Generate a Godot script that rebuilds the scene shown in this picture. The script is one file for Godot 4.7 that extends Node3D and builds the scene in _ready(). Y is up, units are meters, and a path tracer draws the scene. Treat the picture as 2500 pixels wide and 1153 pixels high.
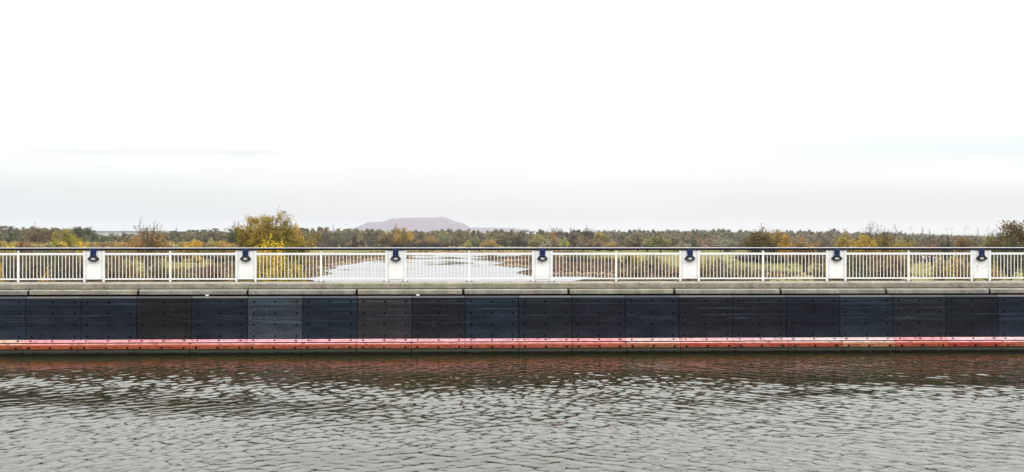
extends Node3D
# An aqueduct over a river: the far canal wall with its railing, and the flood plain behind it.
# x runs along the canal, -z leads across it, y = 0 is the canal's water. One unit is a metre.

const LENS := 2628.0            # focal length in photograph pixels
const EYE := 4.37               # eye height above the canal water
const TURN := 1.9               # the camera looks this many degrees right of square to the wall
const RIVER := -12.4            # level of the river
const PLAIN := -11.6            # level of the flood plain
const WALL := -39.7             # face of the dark wall panels
const RAIL := -42.0             # line of the railing
const WALKWAY := 2.58

var rng := RandomNumberGenerator.new()
var used := {}
var noise := FastNoiseLite.new()
var grain := FastNoiseLite.new()
var shore: PackedVector2Array
var mats := {}


# ------------------------------------------------------------------ naming and tagging
func numbered(called: String, parent: Node = self) -> String:
	var key := "%d/%s" % [parent.get_instance_id(), called]
	if not used.has(key):
		used[key] = 0
		return called
	used[key] += 1
	return "%s_%03d" % [called, used[key]]


func tag(o: Node3D, label := "", category := "", group := "", kind := "") -> Node3D:
	for pair in [["label", label], ["category", category], ["group", group], ["kind", kind]]:
		if pair[1] != "":
			o.set_meta(pair[0], pair[1])
	return o


func thing(called: String, label: String, category: String, at := Vector3.ZERO, group := "") -> Node3D:
	var o := Node3D.new()
	o.name = numbered(called)
	add_child(o, true)
	o.position = at
	tag(o, label, category, group)
	return o


func piece(called: String, mesh: Mesh, material: Material, parent: Node = self, at := Vector3.ZERO) -> MeshInstance3D:
	var o := MeshInstance3D.new()
	o.name = numbered(called, parent)
	o.mesh = mesh
	if material:
		o.material_override = material
	parent.add_child(o, true)
	o.position = at
	return o


# ------------------------------------------------------------------ a collector of faces
class Shape:
	var v := PackedVector3Array()
	var n := PackedVector3Array()
	var uv := PackedVector2Array()
	var c := PackedColorArray()
	var i := PackedInt32Array()
	var color := Color.WHITE
	var uv_scale := Vector2(1, 1)
	var uv_shift := Vector2.ZERO

	func face(pts: Array, away: Vector3) -> void:
		var normal: Vector3 = (pts[1] - pts[0]).cross(pts[2] - pts[0]).normalized()
		if pts.size() == 4 and normal.length() < 0.5:
			normal = (pts[2] - pts[0]).cross(pts[3] - pts[0]).normalized()
		if normal.dot(away) < 0:
			pts = pts.duplicate()
			pts.reverse()
			normal = -normal
		var at := v.size()
		for p in pts:
			v.append(p)
			n.append(normal)
			c.append(color)
			uv.append(Vector2(p.x, -p.y) * uv_scale + uv_shift)
		for k in range(1, pts.size() - 1):
			i.append_array([at, at + k + 1, at + k])

	func box(at: Vector3, size: Vector3, bevel := 0.0) -> void:
		var h := size * 0.5
		var b := minf(bevel, minf(h.x, minf(h.y, h.z)) * 0.9)
		var put := func(s: Vector3, full: int) -> Vector3:
			var q := Vector3(h.x - b, h.y - b, h.z - b)
			q[full] = h[full]
			return at + q * s
		for a in 3:
			var e := (a + 1) % 3
			var f := (a + 2) % 3
			for s in [-1.0, 1.0]:
				var quad := []
				for k in [[-1.0, -1.0], [1.0, -1.0], [1.0, 1.0], [-1.0, 1.0]]:
					var d := Vector3.ZERO
					d[a] = s
					d[e] = k[0]
					d[f] = k[1]
					quad.append(put.call(d, a))
				var o := Vector3.ZERO
				o[a] = s
				face(quad, o)
		if b <= 0.0:
			return
		for a in 3:
			var e := (a + 1) % 3
			var f := (a + 2) % 3
			for se in [-1.0, 1.0]:
				for sf in [-1.0, 1.0]:
					var lo := Vector3.ZERO
					lo[a] = -1.0
					lo[e] = se
					lo[f] = sf
					var hi := lo
					hi[a] = 1.0
					var o := lo
					o[a] = 0.0
					face([put.call(lo, e), put.call(hi, e), put.call(hi, f), put.call(lo, f)], o)
		for sx in [-1.0, 1.0]:
			for sy in [-1.0, 1.0]:
				for sz in [-1.0, 1.0]:
					var d := Vector3(sx, sy, sz)
					face([put.call(d, 0), put.call(d, 1), put.call(d, 2)], d)

	# an outline of (z, y) points drawn out along x; the last edge back to the first point is closed
	func along(x0: float, x1: float, pts: Array, ends := true) -> void:
		var area := 0.0
		for k in pts.size():
			area += pts[k].cross(pts[(k + 1) % pts.size()])
		for k in pts.size():
			var p: Vector2 = pts[k]
			var q: Vector2 = pts[(k + 1) % pts.size()]
			var d := q - p
			var out := Vector3(0, -d.x, d.y) * signf(area)
			face([Vector3(x0, p.y, p.x), Vector3(x1, p.y, p.x), Vector3(x1, q.y, q.x), Vector3(x0, q.y, q.x)], out)
		if ends:
			var flat := PackedVector2Array(pts)
			var tri := Geometry2D.triangulate_polygon(flat)
			for x in [x0, x1]:
				for k in range(0, tri.size(), 3):
					var t := []
					for m in 3:
						t.append(Vector3(x, flat[tri[k + m]].y, flat[tri[k + m]].x))
					face(t, Vector3(-1 if x == x0 else 1, 0, 0))

	# an outline of (x, y) points drawn out along z
	func deep(z0: float, z1: float, pts: Array, front := true) -> void:
		var flat := PackedVector2Array(pts)
		var area := 0.0
		for k in pts.size():
			area += pts[k].cross(pts[(k + 1) % pts.size()])
		for k in pts.size():
			var p: Vector2 = pts[k]
			var q: Vector2 = pts[(k + 1) % pts.size()]
			var d := q - p
			face([Vector3(p.x, p.y, z0), Vector3(q.x, q.y, z0), Vector3(q.x, q.y, z1), Vector3(p.x, p.y, z1)], Vector3(d.y, -d.x, 0) * signf(area))
		if front:
			var tri := Geometry2D.triangulate_polygon(flat)
			for z in [z0, z1]:
				for k in range(0, tri.size(), 3):
					var t := []
					for m in 3:
						t.append(Vector3(flat[tri[k + m]].x, flat[tri[k + m]].y, z))
					face(t, Vector3(0, 0, -1 if z == minf(z0, z1) else 1))

	func tube(pts: PackedVector3Array, radii: PackedFloat32Array, sides := 4) -> void:
		var start := v.size()
		var side := Vector3.ZERO
		for k in pts.size():
			var t := (pts[mini(k + 1, pts.size() - 1)] - pts[maxi(k - 1, 0)]).normalized()
			if k == 0:
				side = t.cross(Vector3(0.31, 0.17, 0.93)).normalized()
			side = (side - t * side.dot(t)).normalized()
			var up := t.cross(side)
			for m in sides:
				var a := TAU * m / sides
				var o := side * cos(a) + up * sin(a)
				v.append(pts[k] + o * radii[k])
				n.append(o)
				c.append(color)
				uv.append(Vector2(float(m) / sides, k))
		for k in pts.size() - 1:
			for m in sides:
				var a := start + k * sides + m
				var b := start + k * sides + (m + 1) % sides
				i.append_array([a, a + sides, b, b, a + sides, b + sides])

	func done(mesh: ArrayMesh = null, material: Material = null) -> ArrayMesh:
		var arrays := []
		arrays.resize(Mesh.ARRAY_MAX)
		arrays[Mesh.ARRAY_VERTEX] = v
		if n.size() == v.size():
			arrays[Mesh.ARRAY_NORMAL] = n
		if uv.size() == v.size():
			arrays[Mesh.ARRAY_TEX_UV] = uv
		if c.size() == v.size():
			arrays[Mesh.ARRAY_COLOR] = c
		arrays[Mesh.ARRAY_INDEX] = i
		if mesh == null:
			mesh = ArrayMesh.new()
		mesh.add_surface_from_arrays(Mesh.PRIMITIVE_TRIANGLES, arrays)
		if material:
			mesh.surface_set_material(mesh.get_surface_count() - 1, material)
		return mesh


func box_mesh(size: Vector3, bevel := 0.0) -> ArrayMesh:
	var s := Shape.new()
	s.box(Vector3.ZERO, size, bevel)
	return s.done()


# ------------------------------------------------------------------ materials
func paint(r: float, g: float, b: float, rough := 0.7, gloss := 0.5) -> StandardMaterial3D:
	var m := StandardMaterial3D.new()
	m.albedo_color = Color(r, g, b).linear_to_srgb()
	m.roughness = rough
	m.metallic_specular = gloss
	return m


func leaf_paint(r: float, g: float, b: float) -> StandardMaterial3D:
	var key := "leaf%.3f/%.3f/%.3f" % [r, g, b]
	if not mats.has(key):
		var m := paint(minf(r / 0.6, 1.0), minf(g / 0.6, 1.0), minf(b / 0.6, 1.0), 0.9, 0.2)
		m.vertex_color_use_as_albedo = true
		m.backlight_enabled = true
		m.backlight = Color(0.5, 0.5, 0.5)
		m.cull_mode = BaseMaterial3D.CULL_DISABLED
		m.resource_name = "leaves"
		mats[key] = m
	return mats[key]


func picture(w: int, h: int, pixel: Callable) -> Image:
	var bytes := PackedByteArray()
	bytes.resize(w * h * 3)
	var k := 0
	for y in h:
		for x in w:
			var c: Color = pixel.call(x, y)
			bytes[k] = clampi(int(c.r * 255.0), 0, 255)
			bytes[k + 1] = clampi(int(c.g * 255.0), 0, 255)
			bytes[k + 2] = clampi(int(c.b * 255.0), 0, 255)
			k += 3
	return Image.create_from_data(w, h, false, Image.FORMAT_RGB8, bytes)


func textured(im: Image, rough := 0.85, gloss := 0.3) -> StandardMaterial3D:
	var m := StandardMaterial3D.new()
	m.albedo_texture = ImageTexture.create_from_image(im)
	m.roughness = rough
	m.metallic_specular = gloss
	return m


func concrete(light: float, warm: float, sd: int) -> StandardMaterial3D:
	grain.seed = sd
	grain.frequency = 0.02
	var r := RandomNumberGenerator.new()
	r.seed = sd
	var im := picture(1024, 256, func(x: int, y: int):
		var a := x / 1024.0 * TAU
		var p := Vector3(cos(a) * 163.0, sin(a) * 163.0, y * 1.0)
		var wide := grain.get_noise_3dv(p * 0.6)
		var fine := grain.get_noise_3dv(p * 6.0)
		var drip := grain.get_noise_3d(cos(a) * 900.0, sin(a) * 900.0, y * 0.25 + 500.0)
		var l := light * (1.0 + 0.26 * wide + 0.22 * fine + 0.07 * drip + r.randf_range(-0.2, 0.2))
		if r.randf() < 0.012:
			l *= 0.62
		var stain := maxf(0.0, grain.get_noise_3dv(p * 0.35 + Vector3(90, 20, 4)) - 0.12)
		return Color(l * (1.0 + warm * 0.6 + stain * 0.10), l * (1.0 + warm * 0.2 - stain * 0.05), l * (1.0 - warm - stain * 0.10)))
	var m := textured(im, 0.9, 0.3)
	m.uv1_triplanar = true
	m.uv1_world_triplanar = true
	m.uv1_scale = Vector3(0.125, 0.5, 0.5)
	return m


# ------------------------------------------------------------------ where things stand
# A spot that many metres ahead of the eye, at that bearing (given as a photograph column).
func spot(column: float, ahead: float) -> Vector3:
	var t := deg_to_rad(TURN)
	var across := (column - 1250.0) / LENS * ahead
	return Vector3(cos(t) * across + sin(t) * ahead, 0, sin(t) * across - cos(t) * ahead)


func on_river(column: float, row: float) -> Vector2:
	var p := spot(column, (EYE - RIVER) * LENS / (row - 576.0))
	return Vector2(p.x, p.z)


# distance to the river's shore, positive on land
func from_shore(p: Vector2) -> float:
	var best := 1e12
	var last := shore[shore.size() - 1]
	var inside := false
	for q in shore:
		var d := q - last
		var w := p - last
		var t := clampf(w.dot(d) / d.length_squared(), 0.0, 1.0)
		best = minf(best, (w - d * t).length_squared())
		if (last.y > p.y) != (q.y > p.y) and p.x < (q.x - last.x) * (p.y - last.y) / (q.y - last.y) + last.x:
			inside = not inside
		last = q
	return -sqrt(best) if inside else sqrt(best)


func ground_at(p: Vector2, s: float) -> float:
	var bank := smoothstep(0.0, 9.0, s)
	var roll := noise.get_noise_2d(p.x * 0.6, p.y * 0.35) * 0.5
	if s < 0.0:
		return RIVER - minf(1.6, -s * 0.3)
	return lerpf(RIVER - 0.05, PLAIN + roll, bank) + 0.25 * bank


func _ready() -> void:
	rng.seed = 11
	noise.seed = 5
	noise.frequency = 0.01
	look()
	plain()
	canal()
	wall()
	railing()
	far_land()
	vegetation()


# ------------------------------------------------------------------ camera, sky, sun, haze
func look() -> void:
	var cam := Camera3D.new()
	cam.name = "camera"
	add_child(cam)
	cam.position = Vector3(0, EYE, 0)
	cam.rotation_degrees = Vector3(0, -TURN, 0)
	cam.fov = rad_to_deg(2.0 * atan(576.5 / LENS))
	cam.near = 0.1
	cam.far = 40000.0
	cam.current = true
	var env := Environment.new()
	env.background_mode = Environment.BG_SKY
	var sky := Sky.new()
	var pano := PanoramaSkyMaterial.new()
	pano.panorama = ImageTexture.create_from_image(overcast())
	sky.sky_material = pano
	env.sky = sky
	env.tonemap_mode = Environment.TONE_MAPPER_LINEAR
	env.tonemap_exposure = 1.0
	env.sdfgi_enabled = true
	env.ssao_enabled = true
	env.ssil_enabled = true
	env.fog_enabled = true
	env.fog_density = 0.000032
	env.fog_light_color = Color(0.93, 0.94, 0.97)
	var we := WorldEnvironment.new()
	we.name = "environment"
	we.environment = env
	add_child(we)
	var sun := DirectionalLight3D.new()
	sun.name = "sun"
	sun.light_energy = 0.16
	sun.light_angular_distance = 14.0
	sun.light_color = Color(1.0, 0.95, 0.88)
	sun.shadow_enabled = true
	add_child(sun)
	sun.rotation_degrees = Vector3(-34, 58, 0)


# An overcast sky: a grey rim that grows brighter with height, layered cloud, colder to the left and warmer to the right.
func overcast() -> Image:
	var w := 2048
	var h := 1024
	var f := PackedFloat32Array()
	f.resize(w * h * 3)
	var layer := FastNoiseLite.new()
	layer.seed = 21
	layer.frequency = 0.5
	layer.fractal_octaves = 4
	var steps := [Vector2(0, 0.755), Vector2(1.0, 0.77), Vector2(2.2, 0.87), Vector2(3.6, 1.0), Vector2(5, 1.09), Vector2(8, 1.16), Vector2(12.5, 1.2), Vector2(15.5, 1.25), Vector2(20, 1.95), Vector2(27, 2.85), Vector2(35, 3.4), Vector2(90, 3.6)]
	for y in h:
		var el := 90.0 - (y + 0.5) / h * 180.0
		var l := 0.3
		for k in steps.size() - 1:
			if el >= steps[k].x and el <= steps[k + 1].x:
				l = lerpf(steps[k].y, steps[k + 1].y, (el - steps[k].x) / (steps[k + 1].x - steps[k].x))
		for x in w:
			var at := (y * w + x) * 3
			if el < 0.0:
				f[at] = 0.2
				f[at + 1] = 0.2
				f[at + 2] = 0.19
				continue
			var az := ((x + 0.5) / w) * TAU          # 0 is straight across the canal, a quarter turn is to the right
			var side := sin(az + 0.12)
			var warm := 0.5 + 0.5 * clampf(side * 2.6, -1.0, 1.0)
			var rim := exp(-el / 6.0)
			var d := Vector3(cos(az) * 3.2, el * (0.55 if el < 12.0 else 0.1) + (0.0 if el < 12.0 else 5.4), sin(az) * 3.2)
			var cloud := layer.get_noise_3dv(d * 1.3)
			var m := l * (1.0 + cloud * (lerpf(0.16, 0.05, rim) if el > 14.0 else 0.07) + rim * 0.05 * (warm - 0.35))
			# a thin grey bank of cloud low on the left
			var a := rad_to_deg(az)
			if a > 180.0:
				a -= 360.0
			var bank := exp(-pow((el - 4.25 - 0.018 * (a + 18.0) + 0.25 * cloud) / 0.17, 2.0)) * smoothstep(-27.0, -19.0, a) * (1.0 - smoothstep(-11.5, -8.5, a))
			m *= 1.0 - 0.15 * bank * clampf(0.8 + cloud, 0.0, 1.3)
			var veil := exp(-pow((el - 4.3 - 0.5 * cloud) / 1.0, 2.0)) * smoothstep(8.0, 19.0, a) * (1.0 - smoothstep(40.0, 60.0, a))
			m *= 1.0 - 0.10 * veil
			var cool := 1.3 * veil + (1.0 - warm) * rim + 0.5 * maxf(0.0, cloud) * (1.0 - rim)
			f[at] = m * (1.0 - 0.050 * cool + 0.015 * warm * rim)
			f[at + 1] = m * (1.0 + 0.006 * cool + 0.006 * rim)
			f[at + 2] = m * (1.0 + 0.020 * cool - 0.035 * warm * rim)
	return Image.create_from_data(w, h, false, Image.FORMAT_RGBF, f.to_byte_array())


# ------------------------------------------------------------------ flood plain and river
func plain() -> void:
	shore = PackedVector2Array()
	# left bank, from under the bridge up the river
	shore.append_array([Vector2(-92, 60), Vector2(-90, -120), Vector2(-84, -260)])
	for p in [[775, 687], [768, 683.5], [754, 681.8], [750, 680.2], [766, 677.2], [776, 673.8], [786, 672.2], [800, 671.2], [822, 668.6], [818, 666.6], [806, 664.6], [787, 663.6], [780, 661], [786, 658.4], [800, 657], [815, 655.6], [829, 654.5], [821, 651.6], [808, 648.2], [830, 646.4], [853, 645.6], [875, 643.4], [887, 639.9], [899, 637.6], [929, 634], [940, 631.5], [962, 627.5], [985, 624.6], [1010, 621.6], [1040, 619.2], [1080, 617.6], [1130, 617], [1200, 616.8], [1262, 617.2], [1312, 618.4], [1306, 620.8], [1281, 622.8], [1261, 625], [1245, 628.6], [1224, 631.6], [1209, 634.4], [1207, 636.4], [1239, 638.0], [1268, 637.2], [1246, 640.2], [1217, 643.0], [1201.5, 647.6], [1217, 649], [1239, 649.4], [1268, 651.2], [1298, 652.4], [1338, 654.4], [1320, 656.6], [1298, 657.6], [1283, 659.2], [1268, 661.4], [1254, 666.4], [1271, 669.6], [1298, 672.8], [1330, 672.4], [1350, 670.8], [1379, 669.2], [1400, 670], [1437, 670.2], [1474, 672.6], [1502, 673.4], [1521, 676.6], [1506, 678.2], [1474, 680.8], [1437, 683], [1407, 685.2], [1392, 687]]:
		shore.append(on_river(p[0], p[1]))
	shore.append_array([Vector2(30, -300), Vector2(32, -120), Vector2(34, 60)])

	var rows := [220.0, 120.0, 60.0, 0.0, -60.0, -120.0, -180.0, -240.0, -280.0]
	while rows[-1] > -2300.0:
		rows.append(rows[-1] * 1.0082)
	while rows[-1] > -14000.0:
		rows.append(rows[-1] * 1.12)
	var cols := 420
	var s := Shape.new()
	for z in rows:
		var wide: float = 180.0 + absf(z) * 0.62
		for k in cols + 1:
			var u := k * 2.0 / cols - 1.0
			var x: float = u * wide * (1.0 if absf(u) < 0.92 else 1.0 + (absf(u) - 0.92) * 40.0)
			var p := Vector2(x, z)
			var d := from_shore(p) if z > -2400.0 and absf(x) < 700.0 else 500.0
			s.v.append(Vector3(x, ground_at(p, d), z))
			var patch := noise.get_noise_2d(x * 0.9, z * 0.55)
			var fine := noise.get_noise_2d(x * 7.0 + 300.0, z * 3.2)
			var c := Color(0.190, 0.178, 0.055).lerp(Color(0.24, 0.20, 0.08), clampf(0.35 + patch * 1.3, 0.0, 1.0))
			c = c.lerp(Color(0.10, 0.105, 0.035), clampf(fine * 0.5 - 0.04, 0.0, 0.3))
			var reeds := clampf(1.0 - (d - 22.0 - 26.0 * patch) / 40.0, 0.0, 1.0)
			c = c.lerp(Color(0.20, 0.125, 0.062).lerp(Color(0.32, 0.225, 0.13), clampf(0.5 + fine * 1.4, 0.0, 1.0)), reeds * 0.9)
			c = c.lerp(Color(0.085, 0.075, 0.066), clampf(1.0 - (d - 1.0) / 4.5, 0.0, 1.0) * clampf(0.75 + fine, 0.0, 1.0))
			s.c.append(c * 0.72)
	for r in rows.size() - 1:
		for k in cols:
			var a := r * (cols + 1) + k
			s.i.append_array([a, a + cols + 1, a + 1, a + 1, a + cols + 1, a + cols + 2])
	var st := SurfaceTool.new()
	st.create_from_arrays(_arrays(s))
	st.generate_normals()
	var gm := paint(1, 1, 1, 0.95, 0.1)
	gm.vertex_color_use_as_albedo = true
	tag(piece("ground", st.commit(), gm), "", "", "", "structure")

	# the river, a sheet with a low chop
	var w := Shape.new()
	var zs := [70.0, -100.0, -200.0, -280.0]
	while zs[-1] > -2400.0:
		zs.append(zs[-1] * 1.012)
	for z in zs:
		for k in 241:
			var x: float = (k / 120.0 - 1.0) * (150.0 + absf(z) * 0.5)
			w.v.append(Vector3(x, RIVER, z))
			w.n.append(Vector3(0, 1, 0.003 + (0.030 * noise.get_noise_2d(x * 0.9 + 50.0, z * 0.6) + 0.022 * noise.get_noise_2d(x * 3.4, z * 1.6 + 90.0)) * smoothstep(300.0, 800.0, -z)).normalized())
			w.uv.append(Vector2(x, z) / 36.0)
	for r in zs.size() - 1:
		for k in 240:
			var a := r * 241 + k
			w.i.append_array([a, a + 241, a + 1, a + 1, a + 241, a + 242])
	var wm := paint(0.03, 0.035, 0.03, 0.03, 0.5)
	var chop := NoiseTexture2D.new()
	chop.width = 1024
	chop.height = 1024
	chop.seamless = true
	chop.as_normal_map = true
	chop.bump_strength = 3.0
	var cn := FastNoiseLite.new()
	cn.seed = 3
	cn.frequency = 0.02
	cn.fractal_octaves = 5
	chop.noise = cn
	wm.normal_enabled = true
	wm.normal_texture = chop
	wm.normal_scale = 0.035
	tag(piece("river", w.done(), wm), "", "", "", "structure")


func _arrays(s: Shape) -> Array:
	var arrays := []
	arrays.resize(Mesh.ARRAY_MAX)
	arrays[Mesh.ARRAY_VERTEX] = s.v
	if s.c.size():
		arrays[Mesh.ARRAY_COLOR] = s.c
	if s.uv.size():
		arrays[Mesh.ARRAY_TEX_UV] = s.uv
	arrays[Mesh.ARRAY_INDEX] = s.i
	return arrays


# ------------------------------------------------------------------ the canal's water
func canal() -> void:
	var r := RandomNumberGenerator.new()
	r.seed = 77
	var waves := []
	# several trains of short wind waves that cross, with longer swell under them
	for k in 54:
		var long: float = 0.145 * pow(6.2, pow(r.randf(), 1.15))
		var heading := r.randfn(0.0, 0.38) + (0.62 if k % 2 else -0.58)
		var steep := 0.036 * (1.25 if long > 0.26 and long < 0.62 else 0.8)
		if long > 0.8:
			steep *= 0.5
		var kk := TAU / long
		waves.append([sin(heading) * kk, cos(heading) * kk, steep / kk, r.randf() * TAU])
	var xs := [-100.0, -80.0, -60.0, -46.0, -36.0, -30.0, -27.0]
	while xs[-1] < 26.0:
		xs.append(xs[-1] + 0.06)
	xs.append_array([28.0, 31.0, 36.0, 46.0, 60.0, 80.0, 100.0])
	var zs := [-39.9]
	while zs[-1] < -15.0:
		zs.append(zs[-1] + 0.05)
	zs.append_array([-14.0, -12.0, -9.0, -5.0, -1.0])
	var count := waves.size()
	var kx := PackedFloat32Array()
	var kz := PackedFloat32Array()
	var am := PackedFloat32Array()
	var ph := PackedFloat32Array()
	var sigma := 0.0
	for e in waves:
		sigma += e[2] * e[2] * 0.3
		kx.append(e[0])
		kz.append(e[1])
		am.append(e[2])
		ph.append(e[3])
	sigma = sqrt(sigma)
	var gust := FastNoiseLite.new()
	gust.seed = 8
	gust.frequency = 0.09
	var nx := xs.size()
	var nz := zs.size()
	var hs := PackedFloat32Array()
	hs.resize(nx * nz)
	for j in nz:
		var z: float = zs[j]
		for i in nx:
			var x: float = xs[i]
			var y := 0.0
			var y2 := 0.0
			for e in range(0, count, 2):
				y += am[e] * sin(kx[e] * x + kz[e] * z + ph[e])
				y2 += am[e + 1] * sin(kx[e + 1] * x + kz[e + 1] * z + ph[e + 1])
			# one train rules on the left, the other on the right; crests are sharper than troughs
			var share := smoothstep(-14.0, 12.0, x + 9.0 * gust.get_noise_2d(x * 0.5 + 90.0, z * 0.9))
			y = y * lerpf(0.45, 1.0, share) + y2 * lerpf(1.0, 0.45, share)
			y = 2.0 * sigma * (exp(clampf(0.42 * y / sigma, -2.0, 0.85)) - 1.0)
			var g := 0.9 + 1.7 * gust.get_noise_2d(x * 0.8, z * 1.5)
			# a lull on the left where the water lies smoother
			g *= 1.0 - 0.55 * exp(-pow((x + 13.0) / 5.0, 2.0) - pow((z + 29.0) / 2.4, 2.0))
			# sheltered under the wall, less so towards its ends
			var lee := smoothstep(2.0, 13.0, z + 39.7 + 2.0 * gust.get_noise_2d(x * 1.6, 70.0) + 3.5 * smoothstep(10.0, 18.0, absf(x + 1.0)))
			hs[j * nx + i] = y * clampf(g, 0.28, 1.35) * lerpf(0.40, 1.05, lee)
	var s := Shape.new()
	s.v.resize(nx * nz)
	s.n.resize(nx * nz)
	s.uv.resize(nx * nz)
	for j in nz:
		for i in nx:
			var at := j * nx + i
			s.v[at] = Vector3(xs[i], hs[at], zs[j])
			var i0 := maxi(i - 1, 0)
			var i1 := mini(i + 1, nx - 1)
			var j0 := maxi(j - 1, 0)
			var j1 := mini(j + 1, nz - 1)
			s.n[at] = Vector3(-(hs[j * nx + i1] - hs[j * nx + i0]) / (xs[i1] - xs[i0]), 1.0, -(hs[j1 * nx + i] - hs[j0 * nx + i]) / (zs[j1] - zs[j0])).normalized()
			s.uv[at] = Vector2(xs[i], zs[j]) / 3.1
	for j in nz - 1:
		for i in nx - 1:
			var a := j * nx + i
			s.i.append_array([a, a + 1, a + nx, a + 1, a + nx + 1, a + nx])
	var m := paint(0.018, 0.0175, 0.006, 0.02, 0.48)
	var rip := NoiseTexture2D.new()
	rip.width = 512
	rip.height = 512
	rip.seamless = true
	rip.as_normal_map = true
	rip.bump_strength = 4.0
	var rn := FastNoiseLite.new()
	rn.seed = 14
	rn.frequency = 0.03
	rip.noise = rn
	m.normal_enabled = true
	m.normal_texture = rip
	m.normal_scale = 0.08
	tag(piece("canal_water", s.done(), m, self, Vector3(0, 0.03, 0)), "", "", "", "structure")


# ------------------------------------------------------------------ the far wall of the canal
func wall() -> void:
	var seams := [-16.39, -14.4, -12.4, -10.4, -8.37, -6.37, -4.37, -2.37, -0.41, 1.56, 3.54, 5.52, 7.52, 9.53, 11.54, 13.55, 15.55, 17.56, 19.55]
	while seams[0] > -38.0:
		seams.push_front(seams[0] - 2.0)
	while seams[-1] < 42.0:
		seams.append(seams[-1] + 2.0)
	var first: int = seams.find(-16.39)
	var x0: float = seams[0]
	var x1: float = seams[-1]
	var o := thing("canal_bridge", "canal wall of dark bolted panels with pink and red strips above the water", "bridge")

	var grey := concrete(0.46, 0.05, 4)
	var greyer := concrete(0.465, 0.085, 9)
	var dark := paint(0.012, 0.012, 0.013, 0.9, 0.2)
	# hidden body: trough floor, core of the wall, near wall, piers
	var core := Shape.new()
	core.box(Vector3(0, -1.35, -40.72), Vector3(x1 - x0 + 4.0, 7.5, 0.9))
	piece("wall_core", core.done(), dark, o, Vector3(2, 0, 0))
	piece("trough_floor", box_mesh(Vector3(84, 1.0, 42)), grey, o, Vector3(2, -5.6, -20.5))
	var near := Shape.new()
	near.box(Vector3(2, -1.25, 0.9), Vector3(84, 7.66, 3.6), 0.03)
	piece("near_wall", near.done(), grey, o)
	for x in [-34.0, 36.0]:
		piece("pier", box_mesh(Vector3(4, 8, 38), 0.3), grey, o, Vector3(x, -10.1, -20.5))

	# walkway slab and kerb
	var slab := Shape.new()
	slab.box(Vector3(2, WALKWAY - 0.2, -41.63), Vector3(84, 0.4, 1.70), 0.02)
	piece("walkway_slab", slab.done(), greyer, o)
	var cut := -39.0
	for long in [14.0, 15.6, 15.9, 15.9, 16.0, 7.0]:
		var k := Shape.new()
		k.along(cut + 0.006, cut + long - 0.006, [Vector2(-40.15, 2.425), Vector2(-40.15, 2.578), Vector2(-40.170, 2.610), Vector2(-40.24, 2.631), Vector2(-40.76, 2.635), Vector2(-40.78, 2.30), Vector2(-40.20, 2.30), Vector2(-40.20, 2.425)])
		piece("kerb", k.done(), greyer, o)
		cut += long

	# coping slabs, about four metres each with open joints
	var joints := [-16.37, -12.4, -8.42, -4.42, -0.49, 3.42, 7.37, 11.365, 15.36, 19.3]
	while joints[0] > -38.0:
		joints.push_front(joints[0] - 3.96)
	while joints[-1] < 40.0:
		joints.append(joints[-1] + 3.96)
	for k in joints.size() - 1:
		var c := Shape.new()
		var lift := rng.randf_range(-0.004, 0.004)
		c.along(joints[k] + 0.055, joints[k + 1] - 0.04, [Vector2(-39.86, 2.214 + lift), Vector2(-39.845, 2.229 + lift), Vector2(-39.85, 2.346 + lift), Vector2(-39.868, 2.372 + lift), Vector2(-39.93, 2.389 + lift), Vector2(-40.19, 2.392 + lift), Vector2(-40.19, 2.214 + lift)])
		piece("coping_slab", c.done(), grey if rng.randf() < 0.75 else greyer, o)
	piece("painted_joint_shade", box_mesh(Vector3(x1 - x0, 0.13, 0.20)), dark, o, Vector3((x0 + x1) / 2, 2.287, -40.04))  # added black box, its colour stands for the shade inside the open joints
	var chip := box_mesh(Vector3(0.12, 0.05, 0.05), 0.006)
	for x in [-9.88, -2.16]:
		piece("spacer_block", chip, paint(0.75, 0.75, 0.7), o, Vector3(x, 2.19, -39.87))

	# the panels: one picture of scuffs runs along the whole wall, each panel has its own tone
	var pm := textured(scuffs(), 0.75, 0.2)
	pm.vertex_color_use_as_albedo = true
	var sm := textured(strip_wear(), 0.75, 0.3)
	sm.vertex_color_use_as_albedo = true
	var foot_mat := textured(algae(), 0.8, 0.2)
	var tones := [Color(0.29, 0.39, 0.57), Color(0.25, 0.33, 0.46), Color(0.24, 0.32, 0.46), Color(0.28, 0.26, 0.30), Color(0.24, 0.31, 0.44), Color(0.62, 0.79, 0.95), Color(0.27, 0.38, 0.53), Color(0.48, 0.46, 0.52), Color(0.26, 0.28, 0.34), Color(0.24, 0.37, 0.52), Color(0.24, 0.30, 0.38), Color(0.24, 0.29, 0.40), Color(0.24, 0.32, 0.48), Color(0.26, 0.28, 0.33), Color(0.24, 0.28, 0.37), Color(0.19, 0.24, 0.35), Color(0.26, 0.37, 0.52), Color(0.30, 0.36, 0.44), Color(0.21, 0.26, 0.35), Color(0.26, 0.36, 0.53)]
	var pinks := [Color(0.64, 0.409, 0.319), Color(0.62, 0.289, 0.299), Color(0.62, 0.289, 0.299), Color(0.62, 0.280, 0.289), Color(0.63, 0.310, 0.339), Color(0.64, 0.339, 0.379), Color(0.64, 0.329, 0.349), Color(0.62, 0.319, 0.339), Color(0.64, 0.329, 0.349), Color(0.63, 0.319, 0.339), Color(0.63, 0.299, 0.310), Color(0.62, 0.289, 0.289), Color(0.64, 0.429, 0.419), Color(0.64, 0.379, 0.369), Color(0.64, 0.399, 0.399), Color(0.65, 0.459, 0.459), Color(0.65, 0.459, 0.459), Color(0.62, 0.289, 0.289), Color(0.64, 0.409, 0.419), Color(0.65, 0.439, 0.449)]
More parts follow.
